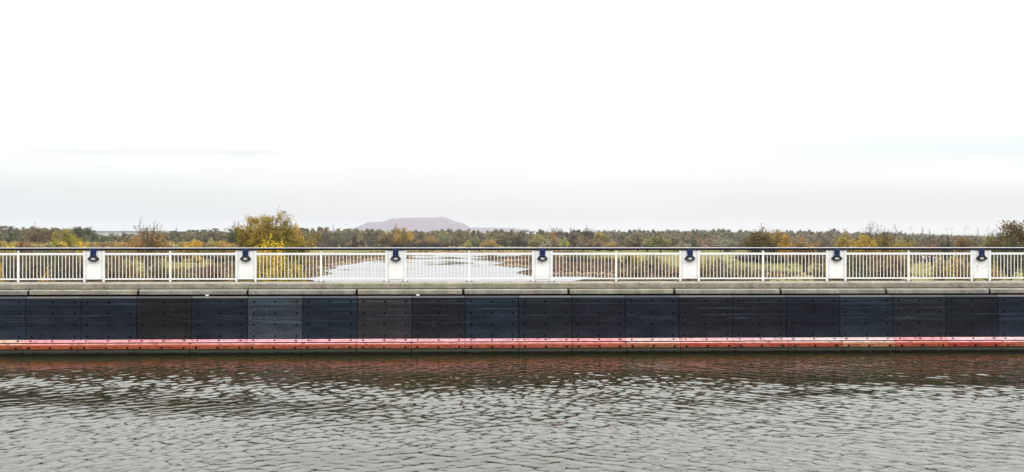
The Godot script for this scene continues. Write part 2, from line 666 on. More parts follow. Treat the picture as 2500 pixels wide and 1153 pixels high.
	var reds := [Color(0.39, 0.110, 0.049), Color(0.46, 0.122, 0.058), Color(0.44, 0.116, 0.058), Color(0.44, 0.116, 0.058), Color(0.46, 0.129, 0.063), Color(0.46, 0.122, 0.063), Color(0.46, 0.129, 0.067), Color(0.46, 0.129, 0.067), Color(0.46, 0.122, 0.067), Color(0.46, 0.122, 0.067), Color(0.44, 0.122, 0.063), Color(0.46, 0.129, 0.067), Color(0.42, 0.153, 0.073), Color(0.44, 0.098, 0.053), Color(0.44, 0.104, 0.063), Color(0.42, 0.104, 0.053), Color(0.46, 0.227, 0.106), Color(0.46, 0.116, 0.053), Color(0.44, 0.074, 0.044), Color(0.44, 0.122, 0.063)]
	var dust_or_light := [paint(0.075, 0.077, 0.08, 0.9, 0.2), paint(0.055, 0.056, 0.06, 0.9, 0.2), paint(0.095, 0.095, 0.094, 0.9, 0.2)]  # dusty grey paled further to stand for sky light on the ledges
	var bolt_mat := paint(0.004, 0.004, 0.005, 0.9, 0.08)
	var clamp_mat := paint(0.01, 0.01, 0.01, 0.6, 0.4)
	for k in seams.size() - 1:
		var id := posmod(k - first + 1, 20)
		var a: float = seams[k] + 0.012
		var b: float = seams[k + 1] - 0.012
		var out := rng.randf_range(-0.006, 0.006)     # no two panels sit exactly flush
		var shape := Shape.new()
		shape.color = tones[id]
		shape.uv_scale = Vector2(1.0 / 42.0, 1.0 / 1.62)
		shape.uv_shift = Vector2(18.5 / 42.0, 2.17 / 1.62)
		shape.along(a, b, [Vector2(WALL + out, 0.592), Vector2(WALL + out, 2.082), Vector2(WALL - 0.012 + out, 2.094), Vector2(-39.86, 2.094), Vector2(-39.86, 0.592)])
		var panel := piece("wall_panel", shape.done(), pm, o)
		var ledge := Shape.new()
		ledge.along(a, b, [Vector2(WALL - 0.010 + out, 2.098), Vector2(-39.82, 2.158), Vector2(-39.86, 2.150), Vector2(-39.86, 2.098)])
		piece("top_ledge", ledge.done(), dust_or_light[posmod(k * 7, 3)], panel)
		if id == 5:
			panel.set_meta("label", "paler blue grey panel")
		elif id == 3 or id == 7:
			panel.set_meta("label", "brownish grey panel")
		var studs := Shape.new()
		for u in [0.113, 0.5, 0.888]:
			var bx: float = lerpf(seams[k], seams[k + 1], u)
			for by in [1.966, 1.541, 1.122, 0.702]:
				stud(studs, Vector3(bx, by, WALL + out), 0.037, Vector3(0, 0, 1))
		tag(piece("bolts", studs.done(), bolt_mat, panel), "", "", "", "stuff")

		var up := Shape.new()
		up.color = pinks[id]
		up.uv_scale = Vector2(1.0 / 9.0, 1.0 / 0.40)
		up.uv_shift = Vector2(0.137 * k, 0.60 / 0.40)
		up.along(a - 0.004, b + 0.004, [Vector2(WALL, 0.586), Vector2(-39.505, 0.510), Vector2(-39.50, 0.502), Vector2(-39.505, 0.498), Vector2(-39.60, 0.496), Vector2(-39.85, 0.496), Vector2(-39.85, 0.586)])
		var u_strip := piece("upper_rubbing_strip", up.done(), sm, o)
		if id == 0:
			u_strip.set_meta("label", "cream faded length of the upper strip")
		var lo := Shape.new()
		lo.color = (pinks[id] as Color).lerp(reds[id], 0.22)
		lo.uv_scale = up.uv_scale
		lo.uv_shift = up.uv_shift
		lo.face([Vector3(a - 0.004, 0.4635, -39.52), Vector3(b + 0.004, 0.4635, -39.52), Vector3(b + 0.004, 0.433, -39.40), Vector3(a - 0.004, 0.433, -39.40)], Vector3(0, 0.5, 1))
		lo.color = reds[id]
		lo.along(a - 0.004, b + 0.004, [Vector2(-39.40, 0.280), Vector2(-39.40, 0.432), Vector2(-39.521, 0.462), Vector2(-39.62, 0.462), Vector2(-39.85, 0.462), Vector2(-39.85, 0.266), Vector2(-39.43, 0.266)])
		var gap := Shape.new()
		gap.box(Vector3((a + b) / 2, 0.479, -39.70), Vector3(b - a, 0.034, 0.12))
		piece("groove", gap.done(), dark, u_strip)
		var l_strip := piece("lower_rubbing_strip", lo.done(), sm, o)
		if id == 16:
			l_strip.set_meta("label", "tan length of the lower strip")
		elif id == 18:
			l_strip.set_meta("label", "deep red length of the lower strip")
		var b2 := Shape.new()
		var b3 := Shape.new()
		for u in [0.113, 0.5, 0.888]:
			var bx: float = lerpf(seams[k], seams[k + 1], u)
			stud(b2, Vector3(bx, 0.544, -39.59), 0.042, Vector3(0, 0.80, 0.60))
			stud(b3, Vector3(bx, 0.318, -39.40), 0.042, Vector3(0, 0, 1))
		tag(piece("bolts", b2.done(), bolt_mat, u_strip), "", "", "", "stuff")
		tag(piece("bolts", b3.done(), bolt_mat, l_strip), "", "", "", "stuff")

		var foot := Shape.new()
		foot.uv_scale = Vector2(1.0 / 9.0, 1.0 / 0.40)
		foot.uv_shift = Vector2(0.137 * k, 0.30 / 0.40)
		foot.along(a, b, [Vector2(-39.45, 0.262), Vector2(-39.405, 0.188), Vector2(-39.41, -0.5), Vector2(-39.85, -0.5), Vector2(-39.85, 0.262)])
		piece("foot_panel", foot.done(), foot_mat, o)
		if posmod(k - first, 4) == 2:
			piece("clamp", box_mesh(Vector3(0.10, 0.05, 0.06), 0.008), clamp_mat, o, Vector3(seams[k + 1], 0.478, -39.50))


func stud(s: Shape, at: Vector3, radius: float, facing: Vector3) -> void:
	var side := Vector3.RIGHT
	var up := facing.cross(side).normalized()
	var ring := []
	for k in 8:
		var a := TAU * k / 8.0
		ring.append(at + (side * cos(a) + up * sin(a)) * radius)
	var cap := []
	for p in ring:
		cap.append(at + (p - at) * 0.7 + facing * 0.024)
	for k in 8:
		s.face([ring[k], ring[(k + 1) % 8], cap[(k + 1) % 8], cap[k]], ring[k] - at + facing * 0.01)
	s.face(cap, facing)


# Rubbed plastic: fine speckle, long pale scuffs left by hulls, dusty towards the bottom edge, a few droppings.
func scuffs() -> Image:
	var w := 2048
	var h := 160
	var lum := PackedFloat32Array()
	var pale := PackedFloat32Array()
	lum.resize(w * h)
	pale.resize(w * h)
	var r := RandomNumberGenerator.new()
	r.seed = 31
	grain.seed = 32
	grain.frequency = 0.03
	for y in h:
		var v := y / float(h)
		for x in w:
			var l := 0.041 * (1.0 + 0.35 * grain.get_noise_2d(x * 0.5, y * 1.0) + 0.35 * grain.get_noise_2d(x * 9.0, y * 9.0) + r.randf_range(-0.55, 0.55))
			var dust_or_light := smoothstep(0.62, 0.93, v) * (1.0 - smoothstep(0.955, 0.985, v)) * (0.7 + grain.get_noise_2d(x * 0.35 + 400.0, 3.0))
			l *= 1.0 + maxf(0.0, dust_or_light) * 0.75
			if r.randf() < 0.006:
				l += r.randf_range(0.03, 0.2)
			lum[y * w + x] = l
	for k in 420:
		var y := 0
		var kind := r.randf()
		var len := int(r.randf_range(12, 110))
		var strong := r.randf_range(0.02, 0.09)
		var thick := 1
		if kind < 0.45:
			y = int(r.randf_range(0.055, 0.20) * h)
			thick = r.randi_range(1, 4)
			len = int(r.randf_range(40, 190))
		elif kind < 0.8:
			y = int([0.29, 0.295, 0.44, 0.445, 0.49, 0.52, 0.56, 0.60][r.randi() % 8] * h + r.randf_range(-1, 1))
			strong = r.randf_range(0.05, 0.30)
		else:
			y = int(r.randf_range(0.2, 0.9) * h)
			strong *= 0.6
		var x0 := r.randi() % w
		for x in len:
			var fade := sin(PI * x / float(len))
			fade = minf(1.0, fade * 1.8) * (0.7 + 0.5 * grain.get_noise_2d(x * 4.0, k * 50.0))
			for t in thick:
				var yy := clampi(y + t, 0, h - 1)
				pale[yy * w + (x0 + x) % w] += strong * fade * (1.0 if thick == 1 else sin(PI * (t + 1.0) / (thick + 1.0)) * 0.6)
	for k in 170:
		var x := r.randi() % w
		var top := int(r.randf_range(0.06, 0.25) * h)
		var long := r.randi_range(12, 90)
		var strength := r.randf_range(-0.012, 0.022)
		for t in long:
			var yy := mini(top + t, h - 1)
			for q in 2:
				pale[yy * w + (x + q) % w] += strength * (1.0 - t / float(long)) * (0.6 + grain.get_noise_2d(x * 3.0, yy * 5.0))
	for k in 70:
		var x := r.randi() % w
		var y := int(r.randf_range(0.1, 0.9) * h)
		for t in r.randi_range(1, 3):
			pale[mini(y + t, h - 1) * w + x] += r.randf_range(0.15, 0.5)
	return picture(w, h, func(x: int, y: int):
		var l := lum[y * w + x] / 1.0
		var p := minf(pale[y * w + x], 0.6)
		return Color(l + p * 0.75, l + p * 0.95, l + p).linear_to_srgb())


# Faded paint: pale on the upper bevels, rusty and blotched below.
func strip_wear() -> Image:
	grain.seed = 51
	grain.frequency = 0.03
	var r := RandomNumberGenerator.new()
	r.seed = 52
	return picture(1024, 96, func(x: int, y: int):
		var v := y / 96.0
		var a := x / 1024.0 * TAU
		var n1 := grain.get_noise_3d(cos(a) * 163.0, sin(a) * 163.0, y * 0.9)
		var n2 := grain.get_noise_3d(cos(a) * 1100.0, sin(a) * 1100.0, y * 5.0)
		var l := 0.93 + 0.16 * n1 + 0.14 * n2 + r.randf_range(-0.05, 0.05)
		if n2 + n1 * 0.5 < -0.42:
			l *= 0.55
		var c := Color(l, l, l)
		if v > 0.52:
			var blot := smoothstep(-0.05, 0.35, n1 * 0.8 + n2 * 0.9 + 0.16 - absf(v - 0.66) * 2.2)
			c = c.lerp(Color(0.55 * l, 0.40 * l, 0.38 * l), blot)
			var rust := smoothstep(0.74, 0.90, v + n1 * 0.08)
			c = c.lerp(Color(0.95 * l, 1.3 * l, 1.0 * l), rust * 0.6)
		return c)


func algae() -> Image:
	grain.seed = 61
	grain.frequency = 0.03
	var r := RandomNumberGenerator.new()
	r.seed = 62
	return picture(1024, 64, func(x: int, y: int):
		var v := y / 64.0
		var a := x / 1024.0 * TAU
		var n1 := grain.get_noise_3d(cos(a) * 163.0, sin(a) * 163.0, y * 2.0)
		var n2 := grain.get_noise_3d(cos(a) * 1300.0, sin(a) * 1300.0, y * 7.0)
		var l := lerpf(0.036, 0.006, smoothstep(0.36, 0.46, v + 0.1 * n1)) * (1.0 + 0.5 * n2 + r.randf_range(-0.2, 0.2))
		if r.randf() < 0.004:
			l += 0.05
		return Color(l * 1.03, l, l * 0.76).linear_to_srgb())


# ------------------------------------------------------------------ the railing and its lamps
func railing() -> void:
	var white := paint(0.70, 0.705, 0.705, 0.45, 0.5)
	var cream := paint(0.74, 0.73, 0.71, 0.5, 0.5)
	var navy := paint(0.003, 0.005, 0.014, 0.5, 0.32)
	var blue := paint(0.002, 0.009, 0.055, 0.5, 0.3)
	var shut := paint(0.006, 0.006, 0.008, 0.55, 0.25)
	var strip := paint(0.38, 0.385, 0.40, 0.4, 0.5)  # pale colour painted to stand for the sky's glint along the handrail top
	var steel := paint(0.08, 0.075, 0.07, 0.6, 0.4)
	var pillars := [-26.3, -20.5, -14.73, -8.92, -3.13, 2.58, 8.37, 14.19, 19.98, 25.77, 31.56]
	var o := thing("bridge_railing", "white barred steel railing with a dark blue handrail along the far walkway", "railing")
	var y := WALKWAY
	var post := box_mesh(Vector3(0.078, 1.234, 0.06), 0.006)
	var bar := box_mesh(Vector3(0.022, 0.90, 0.022), 0.003)
	var plate := Shape.new()
	plate.box(Vector3(0, 0.009, 0), Vector3(0.25, 0.018, 0.16), 0.004)
	for s in [-1, 1]:
		plate.box(Vector3(s * 0.095, 0.034, 0.04), Vector3(0.05, 0.034, 0.05), 0.014)
		plate.box(Vector3(s * 0.095, 0.034, -0.04), Vector3(0.05, 0.034, 0.05), 0.014)
	var plate_mesh := plate.done()
	# handrail: a shallow rounded cap in lengths of one module
	for k in pillars.size() - 1:
		var h := Shape.new()
		h.along(pillars[k] + 0.002, pillars[k + 1] - 0.002, [Vector2(RAIL + 0.058, y + 1.236), Vector2(RAIL + 0.062, y + 1.250), Vector2(RAIL + 0.062, y + 1.317), Vector2(RAIL - 0.07, y + 1.317), Vector2(RAIL - 0.06, y + 1.236)])
		var rail_part := piece("handrail", h.done(), navy, o)
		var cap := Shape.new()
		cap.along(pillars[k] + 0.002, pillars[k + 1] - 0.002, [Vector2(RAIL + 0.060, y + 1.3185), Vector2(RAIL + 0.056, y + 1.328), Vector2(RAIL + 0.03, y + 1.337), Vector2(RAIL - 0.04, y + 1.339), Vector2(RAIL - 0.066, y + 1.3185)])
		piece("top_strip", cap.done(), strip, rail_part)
	for k in pillars.size():
		var x: float = pillars[k]
		var ends := [x - 0.366, x + 0.366]
		if k < pillars.size() - 1:
			var mid: float = (x + pillars[k + 1]) * 0.5
			ends.append(mid)
			for span in [[x + 0.366, mid], [mid, pillars[k + 1] - 0.366]]:
				var a: float = span[0] + 0.039
				var b: float = span[1] - 0.039
				piece("upper_rail", box_mesh(Vector3(b - a, 0.088, 0.045), 0.006), white, o, Vector3((a + b) / 2, y + 1.092, RAIL))
				piece("lower_rail", box_mesh(Vector3(b - a, 0.053, 0.04), 0.006), white, o, Vector3((a + b) / 2, y + 0.123, RAIL))
				for m in 17:
					piece("bar", bar, white, o, Vector3(lerpf(span[0], span[1], 0.0667 + m * 0.8666 / 16.0), y + 0.5985, RAIL))
		for e in ends:
			piece("post", post, white, o, Vector3(e, y + 0.617, RAIL))
			piece("foot_plate", plate_mesh, steel, o, Vector3(e, y, RAIL))
		panel_of(o, Vector3(x, y, RAIL), cream, white, k)

	var said := {
		2: "blue and black lamp on the leftmost panel, in front of grey green bushes",
		3: "blue and black lamp on the panel just left of the big golden tree",
		4: "blue and black lamp on the faintly marked panel at the river's left bank",
		5: "blue and black lamp on the panel before the stone groynes",
		6: "blue and black lamp on the panel left of the long dark hedge",
		7: "blue and black lamp on the panel right of the long dark hedge",
		8: "blue and black lamp on the rightmost panel, above its scribbled graffiti",
	}
	for k in said:
		lamp_at(Vector3(pillars[k], y + 1.243, RAIL + 0.075), said[k], blue, shut)


func panel_of(o: Node3D, at: Vector3, face_mat: Material, frame_mat: Material, k: int) -> void:
	var s := Shape.new()
	s.box(Vector3(0, 0.67, -0.012), Vector3(0.648, 1.135, 0.03))
	var p := piece("lamp_panel", s.done(), paint(0.45, 0.45, 0.45, 0.6, 0.4), o, at)
	piece("face_sheet", box_mesh(Vector3(0.545, 0.985, 0.014), 0.004), face_mat, p, Vector3(0, 0.705, 0.012))
	for sd in [-1, 1]:
		piece("side_frame", box_mesh(Vector3(0.038, 1.02, 0.02), 0.004), frame_mat, p, Vector3(sd * 0.302, 0.722, 0.014))
	piece("top_frame", box_mesh(Vector3(0.55, 0.03, 0.02), 0.004), frame_mat, p, Vector3(0, 1.219, 0.014))
	var sill := Shape.new()
	sill.deep(0.005, 0.03, [Vector2(-0.318, 0.12), Vector2(0.318, 0.12), Vector2(0.318, 0.15), Vector2(0.268, 0.205), Vector2(-0.268, 0.205), Vector2(-0.318, 0.15)])
	piece("sill", sill.done(), frame_mat, p)
	if k == 4 or k == 8:
		var g := Shape.new()
		var strokes := [[Vector2(-0.14, 0.50), 0.055, 0.06, 0.2, 6.0], [Vector2(-0.10, 0.40), 0.05, 0.03, 1.0, 4.5], [Vector2(0.07, 0.55), 0.11, 0.03, 3.6, 5.6], [Vector2(-0.05, 0.60), 0.10, 0.05, 2.2, 3.6], [Vector2(0.22, 0.58), 0.035, 0.05, 1.0, 5.0], [Vector2(-0.16, 0.62), 0.06, 0.05, 4.0, 5.4]]
		if k == 4:
			strokes = [[Vector2(-0.04, 0.52), 0.04, 0.05, 0.5, 4.6], [Vector2(0.04, 0.50), 0.04, 0.05, 2.0, 6.0], [Vector2(0.14, 0.58), 0.02, 0.02, 0.0, 5.0]]
		for e in strokes:
			var last := Vector3.ZERO
			for m in 13:
				var a: float = lerpf(e[3], e[4], m / 12.0)
				var q := Vector3(e[0].x + cos(a) * e[1], e[0].y + sin(a) * e[2], 0.0205)
				if m:
					var d := (q - last).normalized().cross(Vector3.BACK) * 0.006
					g.face([last - d, q - d, q + d, last + d], Vector3.BACK)
				last = q
		piece("graffiti", g.done(), paint(0.30, 0.30, 0.31, 0.8, 0.2) if k == 8 else paint(0.52, 0.51, 0.50, 0.8, 0.2), p)


func lamp_at(at: Vector3, label: String, blue: Material, shut: Material) -> void:
	var o := thing("railing_lamp", label, "lamp", at, "lamps on the bridge railing")
	var arm := Shape.new()
	arm.along(-0.107, 0.107, [Vector2(-0.02, 0.035), Vector2(0.012, 0.03), Vector2(0.035, -0.02), Vector2(0.05, -0.20), Vector2(0.085, -0.27), Vector2(0.06, -0.29), Vector2(0.02, -0.21), Vector2(-0.01, -0.02)])
	piece("bracket", arm.done(), blue, o)
	var outer := []
	var inner := []
	outer.append_array([Vector2(-0.107, -0.228), Vector2(-0.215, -0.338)])
	for k in 9:
		var a := deg_to_rad(222.0 + k * 12.0)
		outer.append(Vector2(cos(a) * 0.27, -0.172 + sin(a) * 0.27))
	outer.append_array([Vector2(0.215, -0.338), Vector2(0.107, -0.228)])
	for p in outer:
		inner.append((p - Vector2(0, -0.325)) * 0.80 + Vector2(0, -0.325))
	var rim := Shape.new()
	var count := outer.size()
	for k in count:
		var p: Vector2 = outer[k]
		var q: Vector2 = outer[(k + 1) % count]
		var pi_: Vector2 = inner[k]
		var qi: Vector2 = inner[(k + 1) % count]
		var d := q - p
		var away := Vector3(d.y, -d.x, 0)
		if away.dot(Vector3(p.x, p.y + 0.325, 0)) < 0:
			away = -away
		rim.face([Vector3(p.x, p.y, -0.05), Vector3(q.x, q.y, -0.05), Vector3(q.x, q.y, 0.07), Vector3(p.x, p.y, 0.07)], away)
		rim.face([Vector3(p.x, p.y, 0.07), Vector3(q.x, q.y, 0.07), Vector3(qi.x, qi.y, 0.085), Vector3(pi_.x, pi_.y, 0.085)], Vector3(0, 0, 1))
		rim.face([Vector3(pi_.x, pi_.y, 0.085), Vector3(qi.x, qi.y, 0.085), Vector3(qi.x, qi.y, 0.02), Vector3(pi_.x, pi_.y, 0.02)], -away)
	piece("housing", rim.done(), shut, o)
	var back := Shape.new()
	back.deep(-0.05, 0.02, inner)
	piece("reflector_bowl", back.done(), paint(0.014, 0.014, 0.016, 0.6, 0.2), o)
	piece("reflector", box_mesh(Vector3(0.125, 0.09, 0.02), 0.006), paint(0.72, 0.72, 0.70, 0.35, 0.5), o, Vector3(0, -0.325, 0.032))
	piece("tube_holder", box_mesh(Vector3(0.016, 0.07, 0.012), 0.003), paint(0.25, 0.25, 0.24, 0.5, 0.4), o, Vector3(0, -0.32, 0.048))
	var pane := Shape.new()
	pane.deep(0.060, 0.064, inner)
	var glass := paint(0.9, 0.92, 0.95, 0.05, 0.5)
	glass.transparency = BaseMaterial3D.TRANSPARENCY_ALPHA
	glass.albedo_color.a = 0.04
	glass.metallic_specular = 0.12
	piece("lens", pane.done(), glass, o)
	piece("catch", box_mesh(Vector3(0.022, 0.02, 0.01), 0.003), paint(0.35, 0.10, 0.09), o, Vector3(0, -0.488, -0.052))


# ------------------------------------------------------------------ far away
func far_land() -> void:
	# a low rise with pale fields along the skyline
	var ridge := [[[-420, 566], [-60, 562], [120, 563.5], [340, 563.5], [520, 565], [640, 568], [740, 574]], [[1270, 576], [1330, 567.5], [1420, 566.5], [1560, 569], [1640, 574]]]
	for k in 2:
		var s := Shape.new()
		var far: float = [6200.0, 5200.0][k]
		var pts := []
		for e in ridge[k]:
			var p := spot(e[0], far)
			pts.append(Vector3(p.x, EYE + (576.0 - e[1]) * far / LENS, p.z))
		for m in pts.size() - 1:
			for t in 12:
				var top := []
				for q in [t / 12.0, (t + 1) / 12.0]:
					var p: Vector3 = pts[m].lerp(pts[m + 1], q)
					p.y += noise.get_noise_2d(p.x * 0.2, 40.0) * 2.0
					top.append(p)
				var foot := []
				var back := []
				for p in top:
					foot.append(Vector3(p.x, PLAIN - 3.0, p.z + 900.0))
					back.append(Vector3(p.x, PLAIN - 3.0, p.z - 900.0))
				var band := (foot[0] as Vector3).lerp(top[0], 0.72)
				var band1 := (foot[1] as Vector3).lerp(top[1], 0.72)
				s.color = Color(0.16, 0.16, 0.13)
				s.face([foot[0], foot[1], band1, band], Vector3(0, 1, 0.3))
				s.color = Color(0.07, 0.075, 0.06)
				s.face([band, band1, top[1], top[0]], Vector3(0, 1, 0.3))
				s.face([top[0], top[1], back[1], back[0]], Vector3(0, 1, -0.3))
		var m2 := paint(1, 1, 1, 0.95, 0.1)
		m2.vertex_color_use_as_albedo = true
		tag(piece("hills", s.done(), m2), "", "", "", "structure")

	spoil_heap()
	small_heap()
	masts()


func heap_row(column: float) -> float:
	var line := [[800, 566], [835, 557], [880, 556], [896, 548], [906, 543], [944, 541.6], [954, 538], [966, 534.2], [1000, 532.6], [1040, 532], [1090, 531.6], [1098, 534.4], [1108, 540.8], [1122, 541.8], [1131, 546], [1141, 553], [1150, 555.4], [1262, 557], [1276, 562], [1290, 568]]
	for k in line.size() - 1:
		if column >= line[k][0] and column <= line[k + 1][0]:
			return lerpf(line[k][1], line[k + 1][1], (column - line[k][0]) / (line[k + 1][0] - line[k][0]))
	return 572.0


# The big spoil heap of pale salt: a terraced mound with depth, its slopes at the angle the stuff rolls to.
func spoil_heap() -> void:
	var o := thing("spoil_heap", "broad pale lilac terraced spoil heap on the horizon behind the woods", "spoil heap", spot(1040, 9000))
	var far := 9000.0
	var cols := 121
	var rows := 24
	var s := Shape.new()
	var r := deg_to_rad(TURN)
	for k in cols:
		var column := lerpf(806, 1288, k / (cols - 1.0))
		var height := EYE + (576.0 - heap_row(column)) * far / LENS - PLAIN
		for j in rows:
			var v := j / (rows - 1.0) * 2.0 - 1.0                 # -1 is the near foot, 1 the far foot
			var deep := 560.0 * sqrt(clampf(1.0 - pow((column - 1047.0) / 250.0, 2.0), 0.05, 1.0))
			var slope := clampf((1.0 - absf(v)) * deep / (height * 1.45 + 1.0), 0.0, 1.0)
			# a berm part of the way up, gullies on the slopes
			var gully := noise.get_noise_2d(column * 9.0, 7.0) * 0.03 + noise.get_noise_2d(column * 40.0, j * 9.0) * 0.012
			var hgt := height * clampf(slope + gully * (1.0 if slope < 0.98 else 0.0), 0.0, 1.0)
			var across := (column - 1250.0) / LENS * far
			var ahead := far + v * deep
			s.v.append(Vector3(cos(r) * across + sin(r) * ahead, PLAIN + hgt - 1.0, sin(r) * across - cos(r) * ahead) - o.position)
	for k in cols - 1:
		for j in rows - 1:
			var a := k * rows + j
			s.i.append_array([a, a + 1, a + rows, a + 1, a + rows + 1, a + rows])
	var st := SurfaceTool.new()
	st.create_from_arrays(_arrays(s))
	st.generate_normals()
	piece("mound", st.commit(), paint(0.165, 0.146, 0.160, 0.95, 0.1), o)
	# the spreader that builds the heap, up on its top
	var g := Shape.new()
	var base := spot(1076, far) + Vector3(0, EYE + 44.3 * far / LENS, 0) - o.position
	g.box(base + Vector3(0, 1.5, 0), Vector3(10, 3, 8))
	for e in [[-24, 8, 22, 3], [22, 9, -6, 2], [-5, 2, 2, 10], [10, 2, 4, 9]]:
		g.tube(PackedVector3Array([base + Vector3(e[0], e[1], 0), base + Vector3(e[2], e[3], 0)]), PackedFloat32Array([1.2, 1.2]), 4)
	piece("spreader", g.done(), paint(0.30, 0.27, 0.27, 0.8, 0.3), o)


func small_heap() -> void:
	var o := thing("salt_mound", "small bright white salt mound at the left foot of the big heap", "mound", spot(845, 7000) + Vector3(0, PLAIN, 0))
	var far := 7000.0
	var m := far / LENS
	var s := Shape.new()
	var top := EYE - PLAIN + (576.0 - 549.6) * m
	for k in 33:
		var a := TAU * k / 32.0
		var wob := 1.0 + 0.10 * noise.get_noise_2d(k * 30.0, 3.0)
		for e in [[1.0, 0.0], [0.55, 0.5], [0.12, 0.96], [0.0, 1.0]]:
			s.v.append(Vector3(cos(a) * 60.0 * e[0] * wob * (1.35 if cos(a) < 0 else 1.0), top * e[1], sin(a) * 70.0 * e[0] * wob))
	for k in 32:
		for j in 3:
			var a := k * 4 + j
			s.i.append_array([a, a + 4, a + 1, a + 1, a + 4, a + 5])
	var st := SurfaceTool.new()
	st.create_from_arrays(_arrays(s))
	st.generate_normals()
	piece("heap", st.commit(), paint(0.46, 0.44, 0.43, 0.95, 0.1), o)
	piece("conveyor_head", box_mesh(Vector3(12, 7, 8), 0.5), paint(0.22, 0.2, 0.2), o, Vector3(-2, top + 3.0, 0))


func mast(called: String, label: String, category: String, column: float, top: float, far: float, arms: Array, thick: float, group := "") -> Node3D:
	var o := thing(called, label, category, spot(column, far) + Vector3(0, PLAIN, 0), group)
	var m := far / LENS
	var h := EYE - PLAIN + (576.0 - top) * m
	var mat := paint(0.16, 0.165, 0.175, 0.7, 0.4)
	var legs := Shape.new()
	for a in 4:
		var d := Vector3(cos(a * PI / 2 + 0.785), 0, sin(a * PI / 2 + 0.785))
		legs.tube(PackedVector3Array([d * h * 0.06, d * h * 0.02 + Vector3(0, h * 0.6, 0), Vector3(0, h, 0)]), PackedFloat32Array([thick, thick * 0.8, thick * 0.5]), 3)
	for k in 10:
		var y := h * (0.05 + 0.08 * k)
		var y1 := h * (0.05 + 0.08 * (k + 1))
		var w := h * 0.06 * (1.0 - 0.72 * y / h)
		var w1 := h * 0.06 * (1.0 - 0.72 * y1 / h)
		for sd in [-0.7, 0.7]:
			legs.tube(PackedVector3Array([Vector3(-w, y, w * sd), Vector3(w1, y1, w1 * sd)]), PackedFloat32Array([thick * 0.5, thick * 0.5]), 3)
			legs.tube(PackedVector3Array([Vector3(w, y, w * sd), Vector3(-w1, y1, w1 * sd)]), PackedFloat32Array([thick * 0.5, thick * 0.5]), 3)
	piece("lattice", legs.done(), mat, o)
	for e in arms:
		var s := Shape.new()
		var y: float = h * e[0]
		var w: float = h * e[1]
		s.tube(PackedVector3Array([Vector3(-w, y, 0), Vector3(0, y + thick, 0), Vector3(w, y, 0)]), PackedFloat32Array([thick * 0.3, thick, thick * 0.3]), 4)
		s.tube(PackedVector3Array([Vector3(-w, y, 0), Vector3(0, y + h * 0.035, 0), Vector3(w, y, 0)]), PackedFloat32Array([thick * 0.3, thick * 0.4, thick * 0.3]), 3)
		piece("cross_arm", s.done(), mat, o)
	return o


